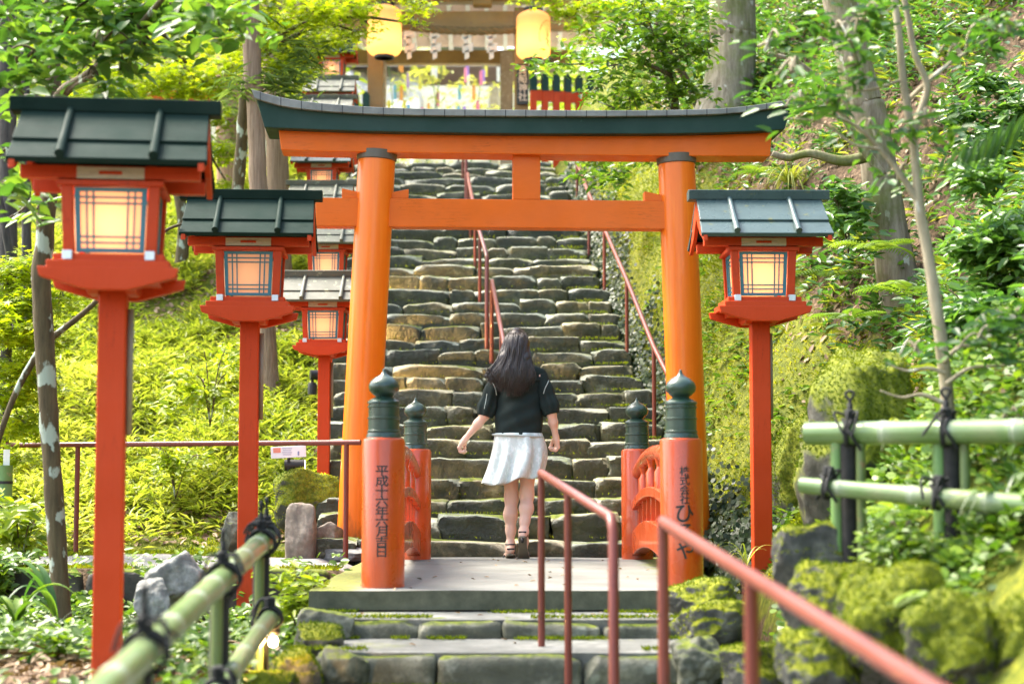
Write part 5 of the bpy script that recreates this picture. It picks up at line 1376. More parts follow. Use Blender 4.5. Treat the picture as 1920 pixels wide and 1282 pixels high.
q, d, nr, L = fan_leaves(p, 4, .055, rise=.2, hgt=.09); nr = unit(nr + np.array([0, -.7, .2]))
stuff(leaves('edge_creeper', q, d, nr, L, L * .6, 'ovate', M['cover'], np.clip(rng.normal(.6, .25, len(q)), 0, 1)), 'small-leaved creeper hanging over the stone edging of the left path')
# creeping plants among the lower right boulders and steps
p = ground_points(4200, .86, 2.3, 4.6, 8.4, lambda X, Y: sstep(-.20, .15, vnoise(X, Y, 2.2, 51) + .1) * ((X < 1.25) | (Y > 5.95))); p[:, 2] += .03
q, d, nr, L = fan_leaves(p, 5, .045, rise=.35, hgt=.10); nr = unit(nr + np.array([-.3, -.5, .2]))
stuff(leaves('creeping_plants', q, d, nr, L, L * .75, 'round', M['cover'], np.clip(rng.normal(.5, .25, len(q)), 0, 1)), 'creeping round-leaved plants between the boulders at lower right')
# moss and crumbs along the foot of the low risers
q = []
for yb_, zb_, n_ in ((8.40, -.10, 1500), (7.93, -.183, 1800), (7.30, -.325, 1500)):
    x = rng.uniform(-.95, 1.1, n_); w = vnoise(x, x * 0 + yb_, 3.0, 63) + .5 * vnoise(x, x * 0, 8, 64) + .35 * sstep(.2, .9, np.abs(x - .1)) > .16; x = x[w]; q.append(np.stack([x, yb_ + .05 * (x - .1) ** 2 - np.abs(rng.normal(0, .03, len(x))), np.full(len(x), zb_)], -1))
x = rng.uniform(-.95, 1.05, 2600); y_ = rng.choice([7.37, 8.0], 2600); w = vnoise(x, y_, 4, 66) + .4 * sstep(.3, .9, np.abs(x - .1)) > .12; x, y_ = x[w], y_[w]; q.append(np.stack([x, y_ + .05 * (x - .1) ** 2 + rng.uniform(-.02, .10, len(x)), np.where(y_ < 7.7, -.183, -.098)], -1))
p = np.concatenate(q); n_ = len(p); stuff(leaves('step_moss', p, unit(np.stack([rng.normal(0, .6, n_), rng.normal(-.3, .6, n_), np.full(n_, .7)], -1)), rand_dirs(n_), .022, .008, 'lance', M['moss_tuft'], np.clip(rng.normal(.22, .18, n_), 0, 1)), 'moss along the foot of the low stone steps')
p = np.stack([rng.uniform(-.8, .95, 60), rng.uniform(7.4, 12.0, 60), np.zeros(60)], -1); p[:, 2] = np.where(p[:, 1] > 8.45, .006, np.where(p[:, 1] > 8.05, -.092, -.178)); nr = unit(np.stack([rng.normal(0, .2, 60), rng.normal(0, .2, 60), np.ones(60)], -1))
stuff(leaves('fallen_leaves', p, unit(np.cross(nr, rand_dirs(60))), nr, .035, .018, 'ovate', M['litter']), 'a few dry leaves on the bridge slab and low steps')
# weeds, moss and drift of litter on the steps
def on_steps(n):
    k = rng.integers(0, 31, n); x = rng.uniform(-1.3, 1.28, n); Y = np.array(STEP_Y)[k]; p = np.stack([stair_c(Y) + x, Y + rng.uniform(.02, .3, n), np.array(STEP_Z)[k + 1] + .012], -1); return p, x, k
p, x, k = on_steps(30000); w = .05 + .95 * sstep(.85, 1.22, x + .25 * vnoise(p[:, 0] * 1.0, p[:, 1], 1.4, 61)) + .22 * sstep(.24, .34, vnoise(p[:, 0] + 3, p[:, 1], 2.0, 62)); p = p[rng.random(len(p)) < w]
n_ = len(p); stuff(leaves('step_moss', p, unit(np.stack([rng.normal(0, .5, n_), rng.normal(-.3, .5, n_), np.ones(n_) * .6], -1)), rand_dirs(n_), .026, .007, 'lance', M['moss_tuft'], np.clip(rng.normal(.38, .2, n_), 0, 1)), 'moss tufts along the right edge of the stone steps')

# ---------------------------------------------------------------- ferns, strap-leaved plants, fronds
def frond(mb_pts, base, az, length, lift, arch, npin, wid, tint0):
    u = np.linspace(0, 1, npin); ca, sa = math.cos(az), math.sin(az)
    r = length * (u - .12 * arch * u ** 3); z = length * (lift * u - arch * .75 * u ** 2)
    sp = np.stack([base[0] + ca * r, base[1] + sa * r, base[2] + z], -1); tg = np.gradient(sp, axis=0); tg = unit(tg); side = np.stack([-sa * np.ones(npin), ca * np.ones(npin), np.zeros(npin)], -1)
    L = wid * np.sin(np.pi * np.clip(u * .92 + .10, 0, 1)) ** .8
    for s_ in (-1, 1):
        d = unit(side * s_ + tg * .45 + np.array([0, 0, -.12])); mb_pts.append((sp, d, np.cross(tg, side) , L, np.full(npin, tint0)))
def fern(label, px, py, Y, size, nf=7, seed=0, dirs=None, mat='fern', pw=.24, group=None, npin=17, lift=.75, arch=.75):
    r_ = random.Random(seed); c = P(px, py, Y); parts = []
    for i in range(nf):
        az = dirs[i % len(dirs)] + r_.uniform(-.3, .3) if dirs else 2 * math.pi * i / nf + r_.uniform(-.3, .3)
        frond(parts, (0, 0, 0), az, size * r_.uniform(.75, 1.1), lift * r_.uniform(.7, 1.1), arch * r_.uniform(.8, 1.1), npin, size * pw, r_.random())
    sp, d, nr, L, t = [np.concatenate([q[k] for q in parts]) for k in range(5)]
    nr = np.where(nr[:, 2:3] < 0, -nr, nr)
    o = leaves('fern', sp, d, nr, L, np.maximum(L * .15, .005), 'lance', M[mat], t); o.location = c
    return tag(o, label, 'fern', group)
pi = math.pi
for i, a in enumerate([
 ('broad fern on the right slope, right of the slate roofed lantern', 1640, 470, 11.6, .42), ('fern with long pale fronds beside the thin grey trunk, below its fork', 1700, 555, 10.8, .45),
 ('fern low on the litter bank between the lantern and the thin trunk', 1590, 600, 11.2, .34), ('fern arching over the litter just behind the right lantern', 1560, 520, 12.2, .40),
 ('fern on top of the big mossy boulder at lower right', 1745, 1120, 5.75, .22), ('fern beneath the right bamboo fence, between its two posts', 1690, 965, 7.0, .26),
 ('fern at the right edge above the bamboo fence', 1880, 700, 8.2, .34), ('fern on the slope under the leaning trunk', 1790, 330, 12.8, .48),
 ('fern hanging from the moss bank close to the right torii pillar', 1385, 470, 14.0, .36), ('fern above the torii lintel end, at the foot of the big trunk', 1450, 330, 15.5, .46),
 ('fern on the moss bank right of the upper stairs', 1195, 420, 17.5, .42)]):
    fern(*a, nf=8, seed=i + 5, dirs=[-pi * .9, -pi * .75, -pi * .6, -pi * .45, -pi * .3, -pi * .1, pi * .1, pi * .9], lift=.55, arch=.7)
def strap_plant(label, px, py, Y, n, L, w, seed, mat, group=None, az0=0, az1=6.28):
    r_ = random.Random(seed); mb = MB(); tint = []
    for i in range(n):
        az = r_.uniform(az0, az1); l = L * r_.uniform(.65, 1.1); up = r_.uniform(.75, 1.25); k = 12; ca, sa = math.cos(az), math.sin(az); vs = []; fs = []
        dr = r_.uniform(.55, 1.15)
        for j in range(k + 1):
            u = j / k; rr = l * (.75 * u ** 1.25); z = l * (up * u - dr * u ** 2.6); ww = w * (1 - u ** 2.2) * (.55 + .45 * min(1, u * 5)) / 2 + .0006
            for q, zz in ((-1, .15), (0, 0), (1, .15)): vs.append((ca * rr - sa * ww * q, sa * rr + ca * ww * q, z + zz * ww * 2))
        for j in range(k):
            for q in (0, 1): fs.append((j * 3 + q, j * 3 + q + 1, j * 3 + 4 + q, j * 3 + 3 + q))
        mb.add(vs, fs); tint += [r_.random()] * len(vs)
    o = mb.build('strap_leaved_plant', M[mat], None, smooth=True); at = o.data.attributes.new('tint', 'FLOAT', 'POINT'); at.data.foreach_set('value', np.array(tint, np.float32)); o.location = P(px, py, Y)
    return tag(o, label, 'plant', group)
strap_plant('clump of long glossy strap leaves left of the lichened trunk', 105, 1165, 8.7, 9, .55, .042, 1, 'dark_leaf', None, 2.2, 4.6)
strap_plant('broad pale strap leaves drooping at the left edge, low', 30, 1170, 8.3, 10, .42, .05, 2, 'cover', None, -.8, 3.6)
strap_plant('small dark grassy tuft at the foot of the lichened trunk', 95, 1200, 8.3, 26, .20, .012, 3, 'ivy')
strap_plant('tuft of bright grass on the slope under the torii lintel end', 1480, 355, 14.5, 70, .42, .016, 5, 'sasa')
strap_plant('bamboo grass tuft beside the right fence post', 1700, 850, 6.7, 12, .30, .014, 6, 'sasa')
strap_plant('thin grass sprouting at the foot of the right lantern post', 1400, 1062, 9.9, 14, .26, .008, 8, 'sasa')
strap_plant('arching grass in front of the right fence, at the picture edge', 1880, 960, 6.2, 14, .30, .014, 9, 'cover')
def palm(label, px, py, Y):
    c = P(px, py, Y); parts = []
    for az, l in ((pi * 1.06, .60), (pi * 1.16, .52)):
        u = np.linspace(0.04, .99, 13); sp = np.stack([math.cos(az) * l * u, math.sin(az) * .25 * l * u, l * (-.30 * u - .22 * u ** 2)], -1); tg = unit(np.gradient(sp, axis=0))
        for s_ in (-1, 1):
            sd_ = np.stack([np.zeros(13), np.full(13, s_ * .5), np.full(13, -.8)], -1); parts.append((sp, unit(sd_ + tg * .6), np.tile([0, s_ * .6, 1.0], (13, 1)), .24 * np.sin(np.pi * (u * .8 + .15))))
    sp, d, nr, L = [np.concatenate([q[k] for q in parts]) for k in range(4)]
    o = leaves('palm_frond', sp, d, nr, L, .009, 'lance', M['broad']); o.location = c; return tag(o, label, 'palm frond')
palm('feathery palm frond hanging in from the right edge, upper right', 2010, 170, 6.6)

# ---------------------------------------------------------------- trees
def bark(name, c1, c2, lich=None, st=(6, 6, .9), at=.56, moss=0):
    m = N(name); n = m.noise(5, 6, .65, m.stretch(st)); n2 = m.noise(9, 5, .6)
    col = m.ramp(n, [(.32, c1), (.66, c2)])
    if lich is not None: col = m.mix(m.ramp(m.noise(8, 5, .5, m.stretch((1.2, 1.2, .7))), [(at, 0), (at + .035, 1)]), col, lich)
    if moss: col = m.mix(m.ramp(m.noise(2.6, 6, .65), [(.46, 0), (.62, moss)]), col, (.10, .13, .012))
    return m.done(m.pbsdf(col, .85, m.bump(n, .6, .02), spec=.3))
M['bark_lichen'] = bark('lichened_bark', (.055, .042, .022), (.12, .095, .05), (.34, .40, .33), at=.57)
M['bark_cedar'] = bark('cedar_bark', (.13, .085, .055), (.30, .22, .15), None, (16, 16, .6))
M['bark_red'] = bark('red_cedar_bark', (.20, .11, .07), (.42, .27, .19), None, (16, 16, .5))
M['bark_pale'] = bark('pale_smooth_bark', (.20, .165, .105), (.38, .33, .23), (.46, .45, .38), (3, 3, .8), .60)
M['bark_moss'] = bark('mossy_grey_bark', (.12, .10, .065), (.30, .26, .19), (.40, .40, .33), (5, 5, .8), .63, .75)
M['bark_dark'] = bark('dark_bark', (.030, .028, .026), (.075, .07, .065), None)
def blob_leaves(blobs, per, size, flat=.35, cluster=9, spread=.16):
    """leaf sprays filling a set of ellipsoids: (centre, radius, weight)"""
    PP = []; DD = []; NN = []
    for c, r, k in blobs:
        m = max(4, int(per * k / cluster)); v = unit(rng.normal(size=(m, 3))) * (rng.random((m, 1)) ** .45); v[:, 2] *= flat * 2.2 if flat < .45 else 1
        tw = np.array(c) + v * np.array(r)
        a = rng.uniform(0, 2 * pi, m); td = np.stack([np.cos(a), np.sin(a), rng.normal(-.12, .25, m)], -1)
        i = np.repeat(np.arange(m), cluster); u = rng.random((m * cluster, 1)) * 2 - 1; sd_ = np.cross(td, [0, 0, 1.0])
        s_ = np.sign(rng.normal(size=(m * cluster, 1)))
        pp = tw[i] + td[i] * u * spread + sd_[i] * s_ * .02 + rng.normal(0, .025, (m * cluster, 3)); dd = unit(td[i] * .6 + sd_[i] * s_ * .8 + rng.normal(0, .3, (m * cluster, 3)))
        nn = unit(np.stack([rng.normal(0, flat, m * cluster), rng.normal(0, flat, m * cluster) - .25, np.ones(m * cluster)], -1)); PP.append(pp); DD.append(dd); NN.append(nn)
    return np.concatenate(PP), np.concatenate(DD), np.concatenate(NN)
def tree(name, label, trunk, radii, branches, blobs, per, size, tpl, mat, bmat, aspect=.5, group=None, flat=.35, cluster=9, spread=.16, cat='tree', tint=(.5, .25), twigs=True):
    o = Vector(trunk[0]); t = empty(name, o, label, cat, group); tp__ = spline(trunk, 8)
    bm_ = MB().tube([p - o for p in tp__], lerps(radii, len(tp__)), 14)
    for v in range(len(bm_.v)):
        q = Vector(bm_.v[v]); s = noise.noise(q * 6) * .010 + noise.noise(q * 2) * .014; bm_.v[v] = tuple(q + Vector((s, s * .6, 0)))
    tr_ = bm_.build('trunk', bmat, t, smooth=True)
    for pts, r0, r1 in branches:
        sp = spline(pts, 7); MB().tube([Vector(p) - o for p in sp], lerps([r0, (r0 + r1) * .45, r1], len(sp)), 8).build('branch', bmat, t, smooth=True)
    if blobs:
        pp, dd, nn = blob_leaves(blobs, per, size, flat, cluster, spread); pp = pp - np.array(o); n = len(pp)
        if twigs:                                  # fine twigs through each clump
            tw = MB()
            for c, r, k in blobs:
                for _ in range(max(3, int(5 * k))):
                    a = Vector(c) - o; e = a + Vector([rng.normal(0, .55) * r[0], rng.normal(0, .55) * r[1], rng.normal(0, .4) * r[2]]); m_ = a.lerp(e, .5) + Vector((0, 0, .05)); b0 = a + Vector((rng.normal(0, .2) * r[0], 0, rng.normal(0, .2) * r[2]))
                    tw.tube(spline([b0, m_, e], 4), [.007] * 4 + [.005] * 4 + [.002], 5, False)
            tag(tw.build('twigs', bmat, t, smooth=True), kind='stuff')
        L = size * rng.uniform(.65, 1.25, n); leaves('crown', pp, dd, nn, L, L * aspect, tpl, mat, np.clip(rng.normal(tint[0], tint[1], n), 0, 1), t)
    return t
def bl_px(lst, Y, dY=.5):
    """[(px, py, radius px, weight)] -> blobs"""
    out = []
    for e in lst:
        px, py, rp, k = e[:4]; Yc = e[4] if len(e) > 4 else Y + random.uniform(-dY, dY); r = rp * Yc / F; out.append((tuple(P(px, py, Yc)), (r, r * 1.1, r * .62), k))
    return out
def px_path(lst, Y): return [P(e[0], e[1], e[2] if len(e) > 2 else Y) for e in lst]

# left: slim lichened tree with dark leaves overhead
tr = px_path([(116, 1185, 9.4), (112, 1100, 9.4), (98, 900), (86, 700), (78, 520), (86, 420), (94, 300), (98, 150), (104, -420)], 9.4)
br = [(px_path([(98, 235, 9.4), (112, 178, 9.1), (165, 140, 8.8), (225, 90, 8.4), (268, 42, 8.2), (320, -20, 8)], 9), .034, .012),
      (px_path([(100, 205, 9.4), (130, 170, 9.0), (200, 122, 8.6), (262, 55, 8.3)], 9), .022, .008), (px_path([(262, 55, 8.3), (300, 42, 8.2), (380, 52, 8)], 8), .010, .004),
      (px_path([(95, 260, 9.4), (40, 180, 9.2), (30, 70, 9), (5, 0, 9)], 9), .022, .010), (px_path([(30, 72, 9), (110, 60, 8.8), (200, 28, 8.6), (260, 8, 8.4)], 9), .014, .006),
      (px_path([(76, 655), (40, 715), (12, 780), (-20, 880)], 9.5), .022, .016), (px_path([(88, 640), (140, 600), (185, 560), (210, 520), (300, 440), (340, 420)], 9.9), .020, .008),
      (px_path([(82, 345, 9.4), (40, 395, 9.1), (-10, 420, 9)], 9), .012, .004), (px_path([(70, 180, 9.3), (20, 185, 9.2), (-30, 200, 9)], 9), .016, .01)]
bb = bl_px([(20, 60, 70, .7), (70, 110, 60, .6), (130, 30, 80, .8), (190, 80, 60, .6), (250, 30, 70, .8), (330, 40, 70, .8), (400, 30, 70, .8), (440, 60, 40, .4), (60, 200, 45, .35), (30, 140, 50, .5), (280, 85, 45, .4),
            (180, 140, 30, .2), (30, 360, 45, .28), (10, 300, 30, .2), (80, 395, 30, .12), (300, 0, 80, .8), (180, -10, 80, .8), (60, 0, 80, .8), (200, 185, 22, .10), (230, 130, 25, .12)], 8.2, .5)
tree('slim_tree', 'slim tree with lichen-spotted trunk and dark leaves at the left edge, behind the nearest lantern', tr, [.058, .053, .052, .050, .050, .048, .046, .042, .036], br, bb, 130, .105, 'ovate', M['dark_leaf'], M['bark_lichen'], .50, flat=.6, cluster=5, spread=.16, tint=(.62, .24))
# young maple low at left
tr = px_path([(8, 1010, 12.9), (6, 800, 12.7), (14, 600, 12.5), (18, 470, 12.4), (-30, 250, 12.4)], 12.5)
bb = bl_px([(20, 520, 60, .9), (80, 500, 55, .7), (50, 570, 70, 1.1), (110, 560, 40, .4), (20, 620, 60, .9), (70, 640, 50, .7), (30, 690, 55, .8), (15, 740, 50, .7), (60, 720, 40, .5), (25, 800, 50, .7), (15, 860, 45, .5), (60, 790, 30, .3), (150, 530, 30, .25), (-20, 600, 70, .8)], 12.2, .35)
tree('maple', 'young maple with layered lime leaves low at the left edge beside the lichened trunk', tr, [.05, .045, .035, .03, .02], [], bb, 620, .075, 'maple', M['maple'], M['bark_dark'], 1.0, flat=.3, tint=(.62, .22))
# big maples behind the lanterns
def maple(label, base, trunkpx, rad, lst, Y, dY, per, size=.085, tint=(.62, .22)):
    tr_ = px_path([base] + trunkpx, Y); bb_ = bl_px(lst, Y, dY); top_ = tr_[-2]
    brs = []
    for i, (c, r, k) in enumerate(bb_):
        if i % 3 == 0: s0 = tr_[-1] if i % 2 else top_; c_ = Vector(c); brs.append(([s0, s0.lerp(c_, .5) + Vector((0, 0, .25)), c_], .035, .008))
    tree('maple', label, tr_, [q * .7 for q in rad], brs, bb_, per, size, 'maple', M['maple'], M['bark_lichen'], 1.0, flat=.32, tint=tint)
maple('lime green maple filling the upper left between the first two lanterns and the cedar trunks', (330, 560, 19.0), [(345, 420, 19.0), (320, 280, 19.2), (350, 120, 19.4)], [.11, .10, .08, .05],
      [(60, 250, 80, .7), (130, 190, 80, .9), (210, 170, 80, 1), (290, 150, 90, 1.1), (370, 150, 90, 1.1), (440, 130, 70, .8), (250, 230, 60, .5), (340, 90, 90, 1), (220, 80, 90, 1), (110, 90, 90, 1), (430, 60, 80, .9), (420, 290, 50, .45), (430, 350, 40, .4), (20, 160, 80, .8), (330, 10, 110, 1), (180, 10, 110, 1), (420, 230, 35, .25)], 19.5, 1.2, 640, .10)
maple('vivid maple whose leaves overhang the gate lantern and the left end of the torii', (440, 470, 17.3), [(450, 300, 17.2), (470, 120, 17), (520, -20, 16.8)], [.10, .09, .07, .04],
      [(470, 30, 60, .9), (530, 50, 60, .9), (590, 30, 60, .9), (650, 20, 50, .7), (700, -22, 40, .4), (745, -20, 32, .3), (560, 100, 45, .5), (605, 85, 40, .45), (520, 130, 45, .45), (640, 70, 38, .35), (480, 90, 50, .5), (690, 50, 18, .07), (780, 45, 18, .08), (550, 160, 30, .18), (785, 10, 30, .25), (500, -20, 70, .8), (620, -20, 70, .8), (585, 130, 28, .16), (672, 60, 22, .12)], 16.6, .5, 620, .080, (.66, .2))
maple('maple branch reaching in above the right gate lantern', (1330, 330, 18.5), [(1300, 180, 18.4), (1220, 60, 18.2), (1120, 0, 18)], [.07, .06, .045, .03],
      [(975, -8, 30, .3), (1025, -6, 36, .4), (1080, 20, 45, .6), (1130, 15, 50, .7), (1100, 50, 35, .35), (1062, 34, 24, .16), (1180, 20, 50, .7), (1240, 10, 50, .7), (1090, 80, 26, .15)], 17.8, .4, 560, .080, (.6, .2))
# cedars behind the left lanterns
def cedar(label, lst, Y, w, mat, blobs, per=300):
    tr_ = px_path(lst, Y); tr_[-1] = tr_[-1] + (tr_[-1] - tr_[-2]).normalized() * 4.5; r_ = w / 2 * Y / F
    tree('cedar', label, tr_, [r_ * 1.6, r_ * 1.1] + [r_] * (len(lst) - 2), [], bl_px(blobs, Y, .5), per, .17, 'lance', M['cedar'], mat, .10, flat=.7, cluster=10, spread=.22, tint=(.5, .25), twigs=False)
cedar('straight cedar trunk rising behind the second lantern, nearest of the cedars', [(510, 775), (503, 690), (496, 560), (486, 400), (478, 200), (470, 40), (462, -160)], 15.9, 34, M['bark_cedar'], [(455, 160, 35, .4), (540, 150, 40, .5), (555, 95, 35, .4), (420, -40, 60, .5)])
cedar('second cedar trunk just right of the nearest one, behind the torii lintel end', [(530, 640), (527, 540), (522, 400), (520, 280), (512, 120), (505, -100)], 18.2, 42, M['bark_cedar'], [(560, 130, 40, .5), (545, 200, 34, .4), (580, 60, 40, .4)])
cedar('broad reddish cedar trunk farther back, left of the other two', [(430, 520), (430, 420), (432, 300), (430, 180), (428, 40), (426, -100)], 22.5, 52, M['bark_red'], [(440, 200, 50, .6), (430, 270, 40, .5), (450, 120, 50, .5)])
cedar('dark trunk at the far left edge beside the roof of the nearest lantern', [(14, 560), (14, 480), (14, 300), (14, 100), (14, -80)], 15.5, 34, M['bark_dark'], [])
cedar('thinner dark trunk beside the darker one at the far left', [(50, 620), (50, 500), (48, 300), (46, 100), (44, -80)], 16.6, 18, M['bark_dark'], [])
# right: big trunks on the slope
gb = P(1372, 225, 18.0)
tree('old_tree', 'thick grey trunk with spreading roots on the slope above the right end of the torii', px_path([(1350, 265), (1358, 215), (1368, 150), (1374, 70), (1372, -20), (1360, -900)], 17.6), [.42, .32, .26, .24, .24, .23],
     [(px_path([(1352, 215), (1325, 250), (1290, 300)], 17.4), .10, .04), (px_path([(1366, 210), (1400, 250), (1430, 300)], 17.4), .10, .04)], [], 0, 0, 'ovate', M['broad'], M['bark_moss'])
tree('leaning_tree', 'mossy grey tree leaning left on the right slope behind the thin trunk', px_path([(1702, 585, 12.3), (1684, 520, 12.3), (1664, 420), (1646, 310), (1626, 205), (1596, 90), (1400, -800)], 12.3), [.17, .15, .135, .13, .13, .125, .12],
     [(px_path([(1640, 290), (1580, 302), (1520, 288), (1478, 296), (1448, 288)], 12.1), .045, .022), (px_path([(1622, 180), (1600, 60), (1605, -40)], 12.3), .05, .04), (px_path([(1655, 330), (1600, 250), (1560, 180), (1500, 120), (1440, 100)], 12), .035, .012)],
     bl_px([(1470, 110, 40, .16), (1540, 160, 40, .2), (1520, 190, 30, .1)], 11.9, .3), 200, .085, 'ovate', M['broad'], M['bark_moss'], .45, flat=.5)
tr = px_path([(1792, 900, 7.0), (1782, 810, 7.0), (1764, 640), (1742, 500), (1722, 380), (1712, 270), (1700, 190), (1690, 110), (1640, -420)], 7.0)
br = [(px_path([(1722, 380), (1690, 330), (1650, 280), (1610, 240), (1560, 215)], 7.0), .016, .006), (px_path([(1708, 260), (1728, 205), (1738, 160), (1715, 100), (1704, 40), (1690, -30)], 7.05), .018, .012),
      (px_path([(1772, 700), (1740, 690), (1700, 695), (1660, 680)], 6.9), .010, .003), (px_path([(1778, 760), (1730, 740), (1690, 745), (1650, 732)], 6.9), .011, .003), (px_path([(1770, 680), (1800, 650), (1850, 648), (1910, 625)], 6.9), .010, .004),
      (px_path([(1774, 720), (1820, 690), (1880, 685), (1940, 672)], 6.85), .010, .004), (px_path([(1650, 280), (1600, 270), (1540, 230), (1470, 222)], 6.9), .008, .003), (px_path([(1690, 150), (1620, 170), (1540, 150)], 7.0), .007, .003), (px_path([(1700, 190), (1780, 120), (1880, 60), (1950, 40)], 7.1), .010, .005)]
bb = bl_px([(1560, 200, 50, .22), (1600, 130, 55, .22), (1500, 205, 40, .12), (1640, 250, 45, .2), (1480, 140, 45, .12), (1440, 90, 45, .12), (1800, 100, 60, .3), (1880, 60, 60, .3), (1620, 40, 60, .3), (1560, 60, 50, .25), (1860, 640, 50, .35), (1900, 600, 55, .4), (1680, 330, 35, .14), (1740, 230, 40, .18), (1720, 660, 30, .1), (1890, 790, 40, .3)], 6.9, .3)
tree('thin_tree', 'thin pale-barked tree rising behind the right bamboo fence', tr, [.032, .030, .027, .024, .021, .017, .016, .015, .013], br, bb, 230, .075, 'ovate', M['dark_leaf'], M['bark_pale'], .42, flat=.6, cluster=5, spread=.12, tint=(.35, .22))
# evergreen sapling that half covers the fence at the gate
tr = px_path([(1305, 400, 15.6), (1290, 330, 15.5), (1270, 230), (1250, 130), (1230, 20)], 15.4)
bb = bl_px([(1120, 80, 45, .4), (1170, 60, 50, .6), (1230, 60, 55, .8), (1280, 100, 55, .9), (1210, 120, 50, .8), (1150, 130, 40, .5), (1250, 170, 50, .8), (1180, 180, 42, .6), (1300, 170, 45, .6), (1120, 175, 30, .3), (1075, 108, 28, .2), (1030, 118, 24, .18), (995, 125, 18, .12), (1230, 230, 45, .6), (1290, 240, 40, .5), (1160, 225, 34, .35), (1110, 300, 32, .4), (1150, 330, 36, .5), (1090, 330, 20, .2), (1320, 90, 40, .4), (1200, 0, 60, .8), (1300, 20, 60, .8), (1210, 290, 36, .4), (1280, 310, 36, .4)], 15.0, .4)
tree('evergreen_sapling', 'glossy evergreen sapling spreading over the fence right of the shrine gate', tr, [.06, .05, .045, .04, .03], [(px_path([(1255, 140), (1180, 110), (1100, 120), (1010, 120)], 15.1), .02, .005), (px_path([(1270, 230), (1200, 220), (1120, 190)], 15), .018, .005)], bb, 250, .085, 'ovate', M['broad_light'], M['bark_lichen'], .45, flat=.55, cluster=6, spread=.17, tint=(.55, .28))
# bushes at the right edge
def bush(label, px, py, Y, rpx, n, mat, size, tint=(.5, .25), tpl='ovate', asp=.42):
    c = P(px, py, Y); r = rpx * Y / F; t = empty('bush', (c.x, c.y, c.z - r * .8), label, 'bush'); o = np.array(t.location); st = MB()
    for k in range(5):
        e = Vector((random.uniform(-1, 1) * r, random.uniform(-1, 1) * r * .8, random.uniform(.6, 1.7) * r)); st.tube(spline([(0, 0, -.1), e * .5 + Vector((0, 0, .08)), e], 5), .005, 5)
    st.build('stems', M['bark_lichen'], t, smooth=True)
    bb_ = [(tuple(np.array(c) + rng.normal(0, .55, 3) * r * [1, .8, .8]), (r * .42, r * .42, r * .32), 1) for _ in range(9)]
    pp, dd, nn = blob_leaves(bb_, n / 9, size, .5, 7, .10); nn = unit(nn + np.array([-.1, -.35, 0])); L = size * rng.uniform(.6, 1.25, len(pp))
    leaves('foliage', pp - o, dd, nn, L, L * asp, tpl, mat, np.clip(rng.normal(*tint, len(pp)), 0, 1), t); return t
bush('dense bright green bush at the right edge beside the thin trunk', 1850, 470, 9.2, 95, 2600, M['broad'], .085, (.75, .2))
bush('glossy bush right of the thin trunk, above the moss mound', 1830, 600, 8.8, 80, 1800, M['broad'], .08, (.55, .25))
bush('bush with pale shiny leaves high on the right slope, at the picture edge', 1870, 250, 12.5, 90, 1800, M['broad'], .10, (.6, .25))
bush('small glossy bush under the leaning tree on the right slope', 1590, 400, 12.0, 60, 520, M['broad'], .10, (.75, .2))
bush('leafy low bush in front of the right bamboo fence, lower right corner', 1880, 1015, 6.3, 55, 520, M['cover'], .055, (.55, .25))
bush('small bright leafy plants at the foot of the left fence post', 1690, 1030, 6.4, 50, 500, M['cover'], .05, (.7, .2))
bush('tall loose yellow green shrub between the first two lantern posts', 395, 720, 14.2, 70, 520, M['yellow_bush'], .09, (.75, .2))
bush('feathery bright shrub behind the second lantern post', 330, 870, 13.6, 50, 420, M['yellow_bush'], .075, (.75, .2))
bush('lime green leafy plant at the left edge under the level railing', 40, 990, 10.8, 55, 420, M['yellow_bush'], .10, (.65, .2))
bush('bright leafy plants under the left edge of the bridge slab', 560, 1130, 8.7, 45, 420, M['yellow_bush'], .07, (.6, .2))
bush('mixed green shrub beside the gate, behind the upper lanterns', 590, 260, 24.5, 50, 900, M['yellow_bush'], .12, (.55, .2))
# a distant wood closes the view
def wood(label, x0, x1, y0, y1, n, zt, mat, size, seed):
    X = rng.uniform(x0, x1, n); Y = rng.uniform(y0, y1, n); Z = ground_z(X, Y) + rng.random(n) ** .8 * zt; k = 7; i = np.repeat(np.arange(n), k)
    q = np.stack([X, Y, Z], -1)[i] + rng.normal(0, .45, (n * k, 3)); v = in_view(q, 200); q = q[v]; m = len(q)
    keep = vnoise(q[:, 0], q[:, 2] + q[:, 1] * .3, .45, seed) + .5 * vnoise(q[:, 0], q[:, 2], 1.3, seed + 1) > -.22; q = q[keep]; m = len(q)
    nn = unit(np.stack([rng.normal(0, .5, m), rng.normal(-.3, .5, m), np.ones(m)], -1)); d = unit(np.cross(nn, rand_dirs(m))); L = size * rng.uniform(.6, 1.3, m)
    stuff(leaves('woodland', q, d, nn, L, L * .6, 'ovate', mat, np.clip(.55 + .5 * vnoise(q[:, 0], q[:, 2], .5, seed + 2) + rng.normal(0, .18, m), 0, 1)), label)
wood('sunlit wood of lime green foliage rising beyond the left bank', -13, -3.0, 25, 38, 5200, 9, M['maple'], .26, 71)
wood('green wood rising behind the shrine yard at right', .5, 9, 29, 42, 3600, 9, M['yellow_bush'], .26, 81)

